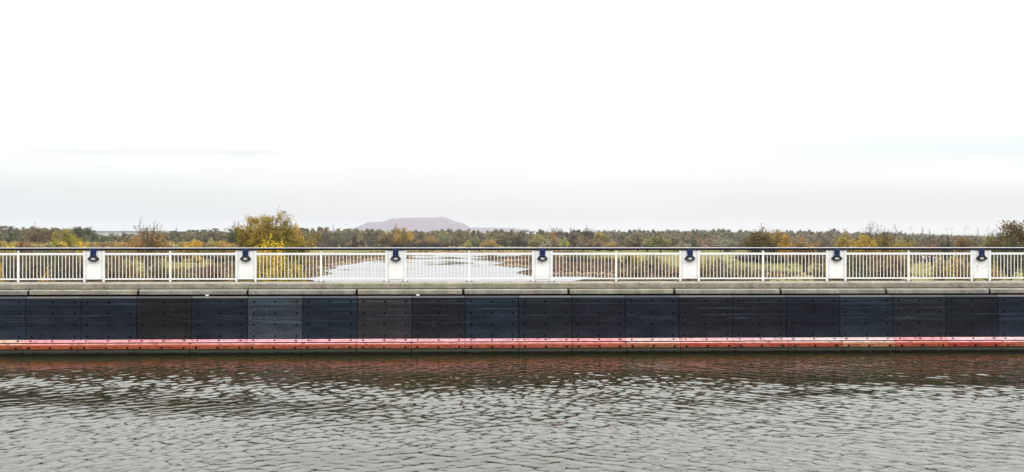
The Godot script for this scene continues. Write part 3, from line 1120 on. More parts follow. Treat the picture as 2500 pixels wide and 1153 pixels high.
func masts() -> void:
	mast("power_pylon", "lattice power pylon with one wide arm above the dark trees at far left", "pylon", 220.5, 552.5, 2100, [[0.94, 0.17], [0.86, 0.10]], 0.55, "pylons on the skyline")
	mast("power_pylon", "faint thin pylon on the skyline right of the bare tree", "pylon", 431, 555, 4200, [[0.93, 0.10], [0.82, 0.14]], 0.6, "pylons on the skyline")
	mast("power_pylon", "short faint pylon above the wood between bare tree and chimney", "pylon", 507.5, 557, 4400, [[0.9, 0.1]], 0.8, "pylons on the skyline")
	mast("power_pylon", "tallest faint pylon of the row on the right skyline", "pylon", 2253, 552, 6500, [[0.92, 0.10], [0.78, 0.14], [0.64, 0.17]], 0.8, "pylons on the skyline")
	mast("power_pylon", "faint pylon just right of the tallest one on the right skyline", "pylon", 2270, 556, 6500, [[0.92, 0.10], [0.6, 0.15]], 0.8, "pylons on the skyline")
	mast("power_pylon", "faint pylon above the round tree top near the right edge", "pylon", 2388, 555, 6500, [[0.9, 0.10], [0.72, 0.15]], 0.8, "pylons on the skyline")
	var radio := mast("radio_mast", "thin radio mast at the left end of the spoil heap", "mast", 813, 543, 6000, [], 0.6)
	piece("aerial", box_mesh(Vector3(7, 1.5, 1.5)), paint(0.2, 0.2, 0.2), radio, Vector3(0, 70, 0))

	var c := thing("chimney", "tall grey factory chimney left of the big golden tree", "chimney", spot(582, 4300) + Vector3(0, PLAIN, 0))
	var h := 16.0 + 36.5 * 4300.0 / LENS
	var st := Shape.new()
	st.tube(PackedVector3Array([Vector3(0, -1, 0), Vector3(0, h * 0.5, 0), Vector3(0, h, 0), Vector3(0, h - 0.5, 0)]), PackedFloat32Array([3.6, 2.7, 2.0, 0.2]), 12)
	piece("shaft", st.done(), paint(0.20, 0.21, 0.22), c)
	var rg := Shape.new()
	rg.tube(PackedVector3Array([Vector3(0, h - 3.5, 0), Vector3(0, h - 0.6, 0)]), PackedFloat32Array([2.5, 2.5]), 12)
	piece("crown_ring", rg.done(), paint(0.12, 0.12, 0.13), c)

	var b := thing("factory_hall", "pale flat roofed factory hall above the trees beside the chimney", "building", spot(557, 4200) + Vector3(0, PLAIN, 0))
	var top := 16.0 + 18.6 * 4200.0 / LENS
	piece("wall", box_mesh(Vector3(30, top, 26)), paint(0.55, 0.55, 0.54), b, Vector3(0, top / 2, 0))
	piece("roof", box_mesh(Vector3(31, 1.2, 27)), paint(0.32, 0.33, 0.34), b, Vector3(0, top + 0.6, 0))
	for k in 5:
		piece("window", box_mesh(Vector3(3.6, 3.0, 0.4)), paint(0.14, 0.16, 0.18, 0.3), b, Vector3(-11.0 + k * 5.5, top - 4.2, 13.1))
	piece("roof_hut", box_mesh(Vector3(8, 3.2, 8)), paint(0.5, 0.5, 0.5), b, Vector3(6, top + 2.8, 0))

	var fm := paint(0.35, 0.35, 0.36, 0.6, 0.4)
	var where := [[2224, 557.5, 9000, "first faint wind turbine from the left on the right skyline"], [2312, 557, 9000, "left of two faint wind turbines close together above the wood"], [2324.5, 557, 9200, "right of two faint wind turbines close together above the wood"], [2354, 557.5, 9500, "left one of three faint wind turbines in a cluster near the right edge"], [2359.5, 556, 9700, "middle one of three faint wind turbines in a cluster near the right edge"], [2365, 559, 9500, "right one of three faint wind turbines in a cluster near the right edge"], [2408, 563, 9500, "lowest faint wind turbine beside the bare tree tops at right"], [2414, 557.5, 9500, "last faint wind turbine before the bare tree tops at right"]]
	for e in where:
		var t := thing("wind_turbine", e[3], "wind turbine", spot(e[0], e[2]) + Vector3(0, PLAIN, 0), "wind turbines on the right skyline")
		var hub: float = 16.0 + (576.0 - e[1]) * e[2] / LENS
		var s := Shape.new()
		s.tube(PackedVector3Array([Vector3.ZERO, Vector3(0, hub, 0)]), PackedFloat32Array([2.4, 1.5]), 8)
		piece("tower", s.done(), fm, t)
		piece("nacelle", box_mesh(Vector3(3.4, 3.4, 9), 0.6), fm, t, Vector3(0, hub + 1.2, 1))
		for k in 3:
			var a: float = rng.randf() * 0.9 + k * TAU / 3.0 if k == 0 else 0.4 + e[0] + k * TAU / 3.0
			var bl := Shape.new()
			var d := Vector3(sin(a), cos(a), 0)
			var n := Vector3(cos(a), -sin(a), 0)
			bl.face([n * 1.6, d * 9 + n * 2.2, d * 40, -n * 1.4], Vector3.BACK)
			bl.face([n * 1.6 + Vector3(0, 0, -0.5), d * 9 + n * 2.2 + Vector3(0, 0, -0.5), d * 40, -n * 1.4 + Vector3(0, 0, -0.5)], Vector3.FORWARD)
			piece("blade", bl.done(), fm, t, Vector3(0, hub + 1.2, 6))

	var buoy := thing("river_buoy", "small dark spar buoy on the river off the left bank", "buoy", spot(914.3, 700) + Vector3(0, RIVER, 0))
	var s2 := Shape.new()
	s2.tube(PackedVector3Array([Vector3(0, -0.5, 0), Vector3(0, 0.25, 0), Vector3(0, 0.45, 0), Vector3(0, 0.46, 0)]), PackedFloat32Array([0.5, 0.5, 0.25, 0.05]), 10)
	piece("float", s2.done(), paint(0.04, 0.04, 0.045), buoy)
	var s3 := Shape.new()
	s3.tube(PackedVector3Array([Vector3(0, 0.4, 0), Vector3(0, 1.05, 0), Vector3(0, 1.06, 0), Vector3(0, 1.4, 0), Vector3(0, 1.41, 0)]), PackedFloat32Array([0.12, 0.12, 0.3, 0.3, 0.02]), 8)
	piece("top_mark", s3.done(), paint(0.05, 0.05, 0.055), buoy)

	var shed := thing("farm_shed", "low pale pinkish shed with dark openings behind the right meadow", "shed", spot(2259, 650) + Vector3(0, PLAIN, 0))
	piece("wall", box_mesh(Vector3(11.0, 2.6, 6)), paint(0.36, 0.30, 0.29), shed, Vector3(0, 1.3, 0))
	var roof := Shape.new()
	roof.along(-5.8, 5.8, [Vector2(3.5, 2.6), Vector2(3.5, 2.75), Vector2(0, 4.3), Vector2(-3.5, 2.75), Vector2(-3.5, 2.6)])
	piece("roof", roof.done(), paint(0.42, 0.37, 0.37), shed)
	for k in 4:
		piece("opening", box_mesh(Vector3(1.5, 1.5, 0.2)), paint(0.03, 0.03, 0.035), shed, Vector3(-4.0 + k * 2.6, 1.25, 3.02))


# ------------------------------------------------------------------ trees
# Grows one tree about its foot: wood as tapered tubes (stems, limbs, branches, twigs), leaves as many small faces round the twigs.
# lobes: [centre, radii] of the masses that make up the crown.
func grow(sd: int, cfg: Dictionary) -> Array:
	var r := RandomNumberGenerator.new()
	r.seed = sd
	var h: float = cfg.h
	var wood := Shape.new()
	var leaves := Shape.new()
	var anchors := PackedVector3Array()
	var lobes: Array = cfg.lobes
	var weights := []
	var total := 0.0
	for l in lobes:
		var vol: float = pow(l[1].x * l[1].y * l[1].z, 0.75)
		total += vol
		weights.append(total)
	var stems := []
	for k in cfg.get("stems", 1):
		var lean: Vector3 = Vector3(r.randfn(0, 1), 0, r.randfn(0, 1)) * cfg.get("lean", 0.05) * h
		var foot := lean * 0.35
		var pts := PackedVector3Array()
		var rad := PackedFloat32Array()
		var top: float = h * cfg.get("stem_top", 0.7) * r.randf_range(0.85, 1.05)
		for m in 8:
			var t := m / 7.0
			pts.append(foot + lean * t * t + Vector3(r.randfn(0, 0.012), 0, r.randfn(0, 0.012)) * h * t + Vector3(0, top * t - 0.3, 0))
			rad.append(cfg.rad * lerpf(1.25 if m == 0 else 1.0, 0.28, t))
		wood.tube(pts, rad, 6)
		stems.append([pts, rad])
	var tip: float = cfg.get("tip", 0.02)
	for k in cfg.limbs:
		var pick := r.randf() * total
		var which := 0
		while which < weights.size() - 1 and weights[which] < pick:
			which += 1
		var l: Array = lobes[which]
		var dir := Vector3(r.randfn(0, 1), r.randfn(0.25, 0.8), r.randfn(0, 1)).normalized()
		var goal: Vector3 = l[0] + dir * l[1] * r.randf_range(0.6, 0.98)
		var stem: Array = stems[r.randi() % stems.size()]
		var low: float = cfg.get("low", 0.2)
		var want: float = clampf((goal.y / h - 0.12) * r.randf_range(0.45, 0.8), low, 0.97 * cfg.get("stem_top", 0.7))
		var ti := clampf(want / cfg.get("stem_top", 0.7), 0.0, 1.0) * 6.99
		var i0 := int(ti)
		var from: Vector3 = stem[0][i0].lerp(stem[0][i0 + 1], ti - i0)
		var span := from.distance_to(goal)
		var bend := from + Vector3((goal.x - from.x) * 0.55, (goal.y - from.y) * 0.35 + span * cfg.get("arch", 0.08), (goal.z - from.z) * 0.55)
		var pts := PackedVector3Array()
		var rad := PackedFloat32Array()
		var r0: float = minf(stem[1][i0] * 0.62, cfg.rad * 0.5)
		for m in 6:
			var t := m / 5.0
			var q := from.lerp(bend, t).lerp(bend.lerp(goal, t), t)
			pts.append(q + Vector3(r.randfn(0, 1), r.randfn(0, 1), r.randfn(0, 1)) * span * 0.025 * t)
			rad.append(maxf(tip, r0 * pow(1.0 - t * 0.85, 1.2)))
		wood.tube(pts, rad, 4)
		for b in cfg.branches:
			var t := r.randf_range(0.3, 1.0) * 4.99
			var j := int(t)
			var p0: Vector3 = pts[j].lerp(pts[j + 1], t - j)
			var along := (pts[j + 1] - pts[j]).normalized()
			var d := (along * 0.7 + Vector3(r.randfn(0, 0.7), r.randfn(cfg.get("rise", 0.25), 0.5), r.randfn(0, 0.7))).normalized()
			var blen: float = span * r.randf_range(0.22, 0.5) * cfg.get("spread", 1.0)
			var p1 := p0 + d * blen * 0.5 + Vector3(r.randfn(0, 0.04), r.randfn(0.02, 0.04), r.randfn(0, 0.04)) * blen
			var p2 := p0 + d * blen + Vector3(0, cfg.get("droop", 0.05) * blen, 0)
			var rb := maxf(tip, rad[j] * 0.5)
			wood.tube(PackedVector3Array([p0, p1, p2]), PackedFloat32Array([rb, maxf(tip, rb * 0.6), tip]), 3)
			anchors.append(p1)
			anchors.append(p2)
			for w in cfg.twigs:
				var q0 := p0.lerp(p2, r.randf_range(0.25, 1.0))
				var e := (d * 0.6 + Vector3(r.randfn(0, 0.6), r.randfn(cfg.get("rise", 0.25), 0.5), r.randfn(0, 0.6))).normalized()
				var q1 := q0 + e * blen * r.randf_range(0.25, 0.55)
				wood.tube(PackedVector3Array([q0, q1]), PackedFloat32Array([tip * 0.9, tip * 0.4]), 3)
				anchors.append(q0.lerp(q1, 0.6))
				anchors.append(q1)
	var n1 := FastNoiseLite.new()
	n1.seed = sd
	n1.frequency = 2.4 / h
	var top_bare: float = cfg.get("bare", 2.0)
	var size: float = cfg.leaf
	var made := 0
	var tries := 0
	while made < cfg.leaves and tries < cfg.leaves * 4:
		tries += 1
		var p: Vector3 = anchors[r.randi() % anchors.size()] + Vector3(r.randfn(0, 1), r.randfn(0, 1), r.randfn(0, 1)) * size * cfg.get("fluff", 1.0)
		if p.y < 0.15 or p.y / h > top_bare + r.randfn(0, 0.09) or n1.get_noise_3dv(p * 1.7) < cfg.get("gaps", -1.0):
			continue
		made += 1
		var a := Vector3(r.randfn(0, 1), r.randfn(0, 1), r.randfn(0, 1)).normalized()
		var b := a.cross(Vector3(r.randfn(0, 1), r.randfn(0, 1), r.randfn(0, 1))).normalized()
		var sz := size * r.randf_range(0.55, 1.25)
		a *= sz * 0.72
		b *= sz * 0.42
		var tone := n1.get_noise_3dv(p)
		var l := clampf(0.58 + 0.42 * tone + r.randfn(0, 0.08), 0.16, 1.0)
		var hue: float = clampf(tone * 0.8 + n1.get_noise_3dv(p * 3.0 + Vector3(70, 0, 0)) + r.randfn(0, 0.15), -1.0, 1.0) * float(cfg.get("mix", 0.5))
		var c := Color(l * (1.0 + 0.25 * hue), l * (1.0 - 0.10 * hue), l * (1.0 - 0.35 * hue))
		var at := leaves.v.size()
		leaves.v.append_array([p - a, p + b, p + a, p - b])
		for q in 4:
			leaves.c.append(c)
		leaves.i.append_array([at, at + 1, at + 2, at, at + 2, at + 3])
	return [wood, leaves]


func lobe(x: float, y: float, z: float, rx: float, ry: float, rz: float) -> Array:
	return [Vector3(x, y, z), Vector3(rx, ry, rz)]


var kinds := {}


# the kinds of tree, each about ten metres high before it is scaled
func make_kinds() -> void:
	var broad := {"h": 10.0, "spread": 0.7, "rad": 0.30, "limbs": 26, "branches": 6, "twigs": 3, "leaves": 7200, "leaf": 0.265, "fluff": 1.5, "low": 0.22, "lobes": [lobe(0, 6.0, 0, 3.6, 3.6, 3.6), lobe(-1.8, 4.6, 0.4, 2.4, 2.2, 2.4), lobe(1.9, 5.0, -0.3, 2.4, 2.4, 2.4), lobe(0.4, 7.9, 0.2, 2.2, 2.0, 2.2)]}
	kinds.broad = [grow(101, broad), grow(102, broad), grow(103, broad)]
	var loose := {"h": 10.0, "spread": 0.75, "rad": 0.24, "limbs": 24, "branches": 6, "twigs": 4, "leaves": 10500, "leaf": 0.25, "fluff": 1.5, "low": 0.15, "stems": 2, "lean": 0.07, "stem_top": 0.75, "gaps": -0.35, "lobes": [lobe(0, 6.2, 0, 3.2, 3.7, 3.2), lobe(-1.9, 4.6, 0, 2.2, 2.4, 2.2), lobe(1.8, 5.2, 0.2, 2.2, 2.8, 2.2)]}
	kinds.loose = [grow(111, loose), grow(112, loose), grow(113, loose)]
	var bare := {"h": 10.0, "rad": 0.26, "limbs": 22, "branches": 7, "twigs": 5, "leaves": 7000, "leaf": 0.19, "fluff": 1.4, "low": 0.18, "stems": 3, "lean": 0.10, "stem_top": 0.8, "bare": 0.62, "tip": 0.022, "rise": 0.5, "lobes": [lobe(0, 6.6, 0, 3.0, 3.5, 3.0), lobe(-2.2, 4.8, 0, 2.2, 2.6, 2.2), lobe(2.1, 5.0, 0.3, 2.4, 2.6, 2.2)]}
	kinds.bare = [grow(121, bare), grow(122, bare)]
	var naked := {"h": 10.0, "rad": 0.16, "limbs": 16, "branches": 5, "twigs": 3, "leaves": 30, "leaf": 0.22, "low": 0.35, "stem_top": 0.85, "tip": 0.03, "rise": 0.9, "lobes": [lobe(0, 7.6, 0, 1.6, 2.5, 1.6)]}
	kinds.naked = [grow(131, naked), grow(132, naked)]
	var shrub := {"h": 10.0, "spread": 0.75, "rad": 0.20, "limbs": 30, "branches": 6, "twigs": 3, "leaves": 6500, "leaf": 0.30, "fluff": 1.4, "low": 0.02, "stems": 6, "lean": 0.22, "stem_top": 0.6, "lobes": [lobe(0, 5.4, 0, 4.4, 4.6, 4.0), lobe(-2.8, 3.4, 0.4, 2.6, 3.2, 2.6), lobe(2.8, 3.8, -0.4, 2.6, 3.4, 2.6)]}
	kinds.shrub = [grow(141, shrub), grow(142, shrub), grow(143, shrub)]
	var willow := {"h": 10.0, "rad": 0.16, "limbs": 40, "branches": 7, "twigs": 4, "leaves": 9000, "leaf": 0.23, "low": 0.02, "stems": 7, "lean": 0.16, "stem_top": 0.75, "rise": 0.7, "mix": 0.3, "lobes": [lobe(0, 5.8, 0, 3.4, 4.3, 3.4), lobe(-2.2, 4.4, 0.5, 2.3, 4.0, 2.4), lobe(2.2, 4.8, 0, 2.3, 4.2, 2.4)]}
	kinds.willow = [grow(151, willow), grow(152, willow)]
	var twiggy := {"h": 10.0, "rad": 0.13, "limbs": 36, "branches": 7, "twigs": 5, "leaves": 5200, "leaf": 0.26, "fluff": 1.4, "low": 0.02, "stems": 8, "lean": 0.25, "stem_top": 0.7, "rise": 0.6, "tip": 0.03, "lobes": [lobe(0, 5.4, 0, 4.2, 4.6, 4.0), lobe(-2.6, 3.6, 0, 2.6, 3.4, 2.4), lobe(2.6, 3.8, 0, 2.6, 3.4, 2.4)]}
	kinds.twiggy = [grow(161, twiggy), grow(162, twiggy)]
	var cone := {"h": 10.0, "rad": 0.18, "limbs": 40, "branches": 3, "twigs": 2, "leaves": 1200, "leaf": 0.36, "low": 0.08, "stem_top": 0.98, "spread": 0.7, "lobes": [lobe(0, 2.2, 0, 1.9, 1.4, 1.9), lobe(0, 4.4, 0, 1.4, 1.5, 1.4), lobe(0, 6.8, 0, 0.9, 1.5, 0.9), lobe(0, 8.9, 0, 0.4, 1.0, 0.4)]}
	kinds.cone = [grow(171, cone)]
	# the big tree by the near bank, twenty metres high
	kinds.golden = [grow(181, {"h": 20.0, "rad": 0.42, "limbs": 110, "branches": 8, "twigs": 5, "leaves": 74000, "leaf": 0.205, "low": 0.06, "stems": 5, "lean": 0.09, "stem_top": 0.52, "tip": 0.026, "rise": 0.25, "spread": 0.55, "mix": 0.45, "fluff": 1.5, "lobes": [lobe(-0.6, 14.4, 0, 5.4, 4.9, 5.4), lobe(-2.2, 14.6, 0, 3.8, 4.2, 4.0), lobe(-4.6, 11.6, 0.5, 3.4, 4.0, 3.4), lobe(4.6, 11.4, -0.3, 3.4, 4.2, 3.4), lobe(0, 10.6, 0, 5.6, 4.4, 5.0), lobe(0, 6.2, 0.8, 6.0, 4.0, 5.0)]})]
	var far := {"h": 10.0, "spread": 0.65, "rad": 0.25, "limbs": 12, "branches": 4, "twigs": 1, "leaves": 2600, "leaf": 0.50, "low": 0.2, "lobes": broad.lobes, "fluff": 0.7}
	var thin := {"h": 10.0, "rad": 0.22, "limbs": 14, "branches": 4, "twigs": 3, "leaves": 1100, "leaf": 0.38, "low": 0.15, "tip": 0.035, "lobes": loose.lobes, "fluff": 0.9, "gaps": -0.3}
	kinds.far = [grow(191, far), grow(192, far)]
	kinds.thin = [grow(193, thin)]
	for k in kinds:
		for e in kinds[k]:
			var ys := []
			var xs := []
			for s in (e if e[1].v.size() > 1200 * 4 else [e[0]]):
				for p in s.v:
					ys.append(p.y)
					xs.append(absf(p.x))
					xs.append(absf(p.z))
			ys.sort()
			xs.sort()
			e.append(ys[int(ys.size() * 0.994)])
			e.append(xs[int(xs.size() * 0.982)])


var bark_mats := {}


func bark(dark: float) -> StandardMaterial3D:
	if not bark_mats.has(dark):
		bark_mats[dark] = paint(dark, dark * 0.84, dark * 0.70, 0.9, 0.2)
	return bark_mats[dark]


func tree(called: String, category: String, kind: String, which: int, column: float, top_row: float, wide: float, ahead: float, tint: Array, label: String, group := "", dark := 0.07, foot := INF) -> void:
	var e: Array = kinds[kind][which % kinds[kind].size()]
	if e.size() < 6:
		var wood_mesh: ArrayMesh = e[0].done()
		var leaf_mesh: ArrayMesh = e[1].done()
		e.append(wood_mesh)
		e.append(leaf_mesh)
	var p := spot(column, ahead)
	var base := PLAIN if foot == INF else foot
	var o := thing(called, label, category, Vector3(p.x, base, p.z), group)
	var tall := EYE + (576.0 - top_row) * ahead / LENS - base
	var half := wide * 0.5 * ahead / LENS * (1.12 if kind in ["broad", "loose"] else 1.18 if kind in ["twiggy", "shrub", "willow"] else 1.0)
	var up: float = tall / e[2]
	var out: float = half / e[3]
	var turn := rng.randf_range(-0.5, 0.5) + (PI if rng.randf() < 0.5 else 0.0)
	if kind == "golden":
		turn = 0.0
	var b := Basis(Vector3.UP, turn).scaled(Vector3(out, up, out))
	var t := piece("trunk", e[4], bark(dark), o)
	t.basis = b
	var c := piece("crown", e[5], leaf_paint(tint[0], tint[1], tint[2]), o)
	c.basis = b


const GOLD := [0.42, 0.27, 0.03]
const YELLOW := [0.56, 0.42, 0.05]
const OLIVE := [0.19, 0.165, 0.055]
const OCHRE := [0.31, 0.20, 0.065]
const BROWN := [0.15, 0.105, 0.06]
const DARK := [0.075, 0.075, 0.038]
const GREYGREEN := [0.13, 0.135, 0.08]
const ORANGE := [0.42, 0.21, 0.035]
const RUST := [0.17, 0.08, 0.045]
const PALE := [0.26, 0.27, 0.085]
const GREYBROWN := [0.17, 0.148, 0.10]
const TAN := [0.30, 0.215, 0.13]


func vegetation() -> void:
	make_kinds()
	var T := "trees of the flood plain"
	var S := "shrubs below the bridge"
	# ---- left part
	tree("oak_tree", "tree", "broad", 0, 104, 556.5, 58, 700, BROWN, "large dark brown oak left of the yellow green tree at far left", T, 0.05)
	tree("maple_tree", "tree", "broad", 1, 157, 562, 54, 690, [0.30, 0.26, 0.035], "round yellow green tree between the dark oak and the dark wood", T, 0.05)
	tree("pine_tree", "tree", "broad", 2, 192, 556, 34, 1000, DARK, "dark tree with lumpy top just left of the lattice pylon", T)
	tree("pine_tree", "tree", "broad", 1, 214, 561, 36, 1000, DARK, "dark green tree directly below the lattice pylon", T)
	tree("willow_tree", "tree", "broad", 2, 218, 575, 26, 950, [0.17, 0.18, 0.09], "grey green round tree in front of the wood below the pylon", T)
	tree("bare_tree", "tree", "bare", 0, 355, 551, 98, 425, [0.33, 0.19, 0.06], "nearly bare spreading tree with rusty leaves low in its crown", T, 0.10)
	tree("pine_tree", "tree", "naked", 0, 303, 562, 14, 1300, DARK, "small dark pine top standing above the wood left of the bare tree", T)
	tree("pine_tree", "tree", "broad", 0, 575, 556, 30, 900, DARK, "tall dark tree right below the factory chimney", T)
	tree("spruce_tree", "tree", "cone", 0, 500, 577, 13, 950, [0.05, 0.058, 0.045], "small dark conical spruce in the middle of the left wood", T)
	tree("spruce_tree", "tree", "cone", 0, 406, 580, 11, 950, [0.055, 0.062, 0.05], "narrow dark conical spruce just right of the bare tree", T)
	tree("poplar_tree", "tree", "broad", 1, 515, 583, 15, 800, [0.36, 0.36, 0.09], "small pale lime tree with round head above the scrub", T)
	tree("aspen_tree", "tree", "shrub", 0, 12, 590, 26, 520, YELLOW, "first bright yellow bush at the left edge above the handrail", T)
	tree("aspen_tree", "tree", "shrub", 1, 30, 591, 18, 520, [0.48, 0.40, 0.07], "second yellow bush from the left edge above the handrail", T)
	tree("cypress_tree", "tree", "cone", 0, 53, 592, 12, 500, [0.07, 0.045, 0.025], "small dark brown pointed bush behind the handrail at far left", T)
	tree("hazel_tree", "tree", "twiggy", 0, 50, 586, 40, 560, [0.24, 0.155, 0.08], "light brown feathery bush left of the dark oak", T)
	tree("aspen_tree", "tree", "shrub", 2, 197, 590, 14, 560, YELLOW, "left of two bright yellow bushes below the pylon", T)
	tree("aspen_tree", "tree", "shrub", 0, 211, 592, 18, 560, [0.60, 0.45, 0.03], "right of two bright yellow bushes below the pylon", T)
	tree("aspen_tree", "tree", "broad", 1, 237, 593, 9, 620, [0.40, 0.31, 0.05], "tiny round yellow tree above the first lamp panel's right post", T)
	tree("aspen_tree", "tree", "loose", 1, 283, 592, 13, 620, [0.38, 0.28, 0.05], "small ochre tree halfway between the first lamp and the bare tree", T)
	tree("birch_tree", "tree", "loose", 0, 470, 588, 44, 640, [0.44, 0.28, 0.04], "golden loose crowned tree above the middle of the second bay", T)
	tree("birch_tree", "tree", "loose", 2, 443, 592, 26, 650, [0.36, 0.24, 0.06], "low ochre tree left of the golden loose crowned tree", T)
	tree("cherry_tree", "tree", "loose", 1, 542, 591, 28, 620, OCHRE, "low ochre brown tree above the dark hedge near the second lamp", T)
	# the big golden tree and its neighbours
	tree("golden_tree", "tree", "golden", 0, 661, 532, 146, 246, [0.27, 0.195, 0.038], "biggest golden autumn tree, its crown rising above the skyline", "", 0.05)
	tree("golden_tree", "tree", "loose", 0, 618, 558, 62, 262, [0.29, 0.215, 0.035], "olive gold tree at the left shoulder of the biggest golden tree", "", 0.05)
	tree("orange_tree", "tree", "loose", 1, 722, 558, 50, 255, [0.41, 0.25, 0.028], "orange gold tree at the right shoulder of the biggest golden tree", "", 0.05)
	tree("field_maple", "tree", "willow", 0, 655, 590, 66, 215, [0.60, 0.43, 0.02], "bright yellow bush in front of the biggest golden tree", "", 0.06)
	tree("field_maple", "tree", "willow", 1, 640, 622, 50, 205, [0.42, 0.31, 0.03], "yellow olive bush behind the railing bars right of the second lamp", "", 0.06)
	tree("alder_tree", "tree", "willow", 1, 699, 586, 56, 225, [0.17, 0.16, 0.03], "dark olive bush under the right half of the biggest golden tree", "", 0.06)
	tree("field_maple", "tree", "willow", 0, 717, 640, 46, 205, [0.40, 0.30, 0.04], "lower yellow bush beside the river bank left of the reeds", "", 0.06)
	# ---- centre, across the river
	tree("poplar_tree", "tree", "broad", 0, 951, 566, 48, 1280, [0.25, 0.18, 0.06], "broad ochre tree on the far bank left of the golden poplar", T)
	tree("poplar_tree", "tree", "loose", 2, 966, 553.5, 20, 1320, [0.20, 0.135, 0.07], "tall brown topped tree behind the two ochre trees on the far bank", T)
	tree("poplar_tree", "tree", "broad", 1, 985, 557, 38, 1270, [0.38, 0.25, 0.05], "golden poplar rising in front of the spoil heap", T)
	tree("lime_tree", "tree", "broad", 2, 1042, 576, 40, 1250, [0.31, 0.22, 0.07], "low golden brown tree right of the golden poplar on the far bank", T)
	tree("ash_tree", "tree", "broad", 0, 1066, 583, 26, 1270, GREYBROWN, "small grey brown round tree beside the low golden brown one", T)
	tree("lime_tree", "tree", "broad", 1, 1143, 587, 14, 1200, [0.34, 0.36, 0.10], "small lime green tree on the far bank above the river post", T)
	tree("willow_tree", "tree", "shrub", 1, 1196, 584, 34, 1180, [0.36, 0.26, 0.09], "ochre round bush alone at the water's edge on the far bank", T)
	tree("willow_tree", "tree", "broad", 0, 1316, 575, 44, 1150, [0.29, 0.26, 0.09], "round yellow green tree right above the lamp by the groynes", T)
	tree("ash_tree", "tree", "broad", 2, 1343, 567, 30, 1180, [0.33, 0.20, 0.08], "orange brown tree next to the round yellow green one", T)
	tree("bare_tree", "tree", "naked", 0, 1352, 552.5, 24, 1400, GREYBROWN, "first of the tall bare trees standing above the central wood", T, 0.09)
	tree("bare_tree", "tree", "naked", 1, 1371, 556, 26, 1400, GREYBROWN, "second of the tall bare trees above the central wood", T, 0.09)
	tree("bare_tree", "tree", "naked", 0, 1397, 553.5, 14, 1420, GREYBROWN, "single thin bare tree right of the bare pair above the wood", T, 0.09)
	tree("lime_tree", "tree", "broad", 1, 1377, 582.5, 18, 1120, [0.33, 0.36, 0.10], "small lime green tree below the tall bare trees", T)
	tree("oak_tree", "tree", "broad", 0, 1432, 559.5, 46, 1350, [0.085, 0.075, 0.045], "dark oak with broken outline right of the tall bare trees", T)
	tree("oak_tree", "tree", "broad", 2, 1404, 571, 34, 1200, [0.12, 0.095, 0.07], "grey brown oak in front of the broken dark oak", T)
	tree("ash_tree", "tree", "loose", 0, 1468, 566, 30, 1250, [0.30, 0.26, 0.08], "pale yellow green tree top above the brown wood right of centre", T)
	tree("beech_tree", "tree", "broad", 1, 1460, 583, 22, 1150, [0.36, 0.21, 0.10], "low orange tan tree in the wood right of centre", T)
	tree("beech_tree", "tree", "broad", 2, 1425, 576, 34, 1150, [0.24, 0.165, 0.095], "brown round tree left of the low orange tan tree", T)
	tree("beech_tree", "tree", "shrub", 2, 1492, 592, 28, 1100, [0.35, 0.25, 0.07], "low ochre yellow bush in front of the wood right of centre", T)
	tree("oak_tree", "tree", "shrub", 1, 1459, 594, 20, 1100, [0.08, 0.06, 0.055], "low dark purple brown bush beside the ochre yellow bush", T)
	tree("ash_tree", "tree", "broad", 1, 1558, 570, 50, 1130, [0.20, 0.165, 0.08], "wide olive brown tree left of the dark trunked tree", T)
	tree("ash_tree", "tree", "loose", 2, 1612, 572, 40, 1020, [0.21, 0.20, 0.07], "green tree with a clear dark trunk standing in the field", T, 0.035)
	tree("ash_tree", "tree", "loose", 1, 1580, 584, 30, 1060, [0.24, 0.215, 0.09], "smaller olive tree left of the dark trunked tree", T)
	tree("bare_tree", "tree", "naked", 1, 1559, 555.5, 16, 1900, GREYBROWN, "bare twiggy tree tops above the wooded ridge", T, 0.10)
	tree("ash_tree", "tree", "broad", 0, 1690, 573, 36, 1200, [0.26, 0.18, 0.10], "tan tree above the lamp left of the dark hedge", T)
	tree("ash_tree", "tree", "broad", 2, 1733, 574, 34, 1200, [0.24, 0.17, 0.105], "tan brown tree right of the lamp at the dark hedge", T)
	tree("willow_tree", "tree", "shrub", 0, 1666, 591, 36, 1050, [0.27, 0.255, 0.16], "pale grey green bush in front of the tan trees", T)
	tree("willow_tree", "tree", "shrub", 2, 1776, 585, 36, 1080, [0.24, 0.235, 0.15], "second pale grey green bush nearer the dark golden oak", T)
	# ---- right part
	tree("oak_tree", "tree", "broad", 0, 1853, 560, 66, 600, [0.125, 0.095, 0.025], "dark green gold oak standing out above the right hand wood", T, 0.05)
	tree("oak_tree", "tree", "loose", 0, 1892, 565, 54, 620, [0.25, 0.18, 0.05], "ochre tree at the right side of the dark green gold oak", T)
	tree("maple_tree", "tree", "broad", 1, 1921, 577, 32, 560, [0.37, 0.215, 0.033], "small glowing orange tree right of the dark green gold oak", T)
	tree("hawthorn_tree", "tree", "loose", 1, 1967, 584, 66, 470, [0.25, 0.155, 0.055], "wide rusty brown tree above the dark hedge", T)
	tree("bare_tree", "tree", "twiggy", 1, 2013, 576, 54, 620, [0.20, 0.165, 0.125], "grey brown twiggy tree left of the second lamp from the right", T, 0.10)
	tree("maple_tree", "tree", "loose", 2, 2066, 571, 46, 560, [0.30, 0.22, 0.06], "ochre gold tree just right of the second lamp from the right", T)
	tree("maple_tree", "tree", "loose", 0, 2103, 579, 66, 440, [0.33, 0.24, 0.048], "golden spreading tree behind the handrail in the right part", T)
	tree("bare_tree", "tree", "bare", 1, 2131, 554, 74, 520, [0.19, 0.145, 0.07], "tall brown bare headed tree rising above the right hand ridge", T, 0.07)
	tree("bare_tree", "tree", "bare", 0, 2176, 563, 84, 460, [0.31, 0.245, 0.06], "bare topped tree with yellow lower leaves in the right part", T, 0.06)
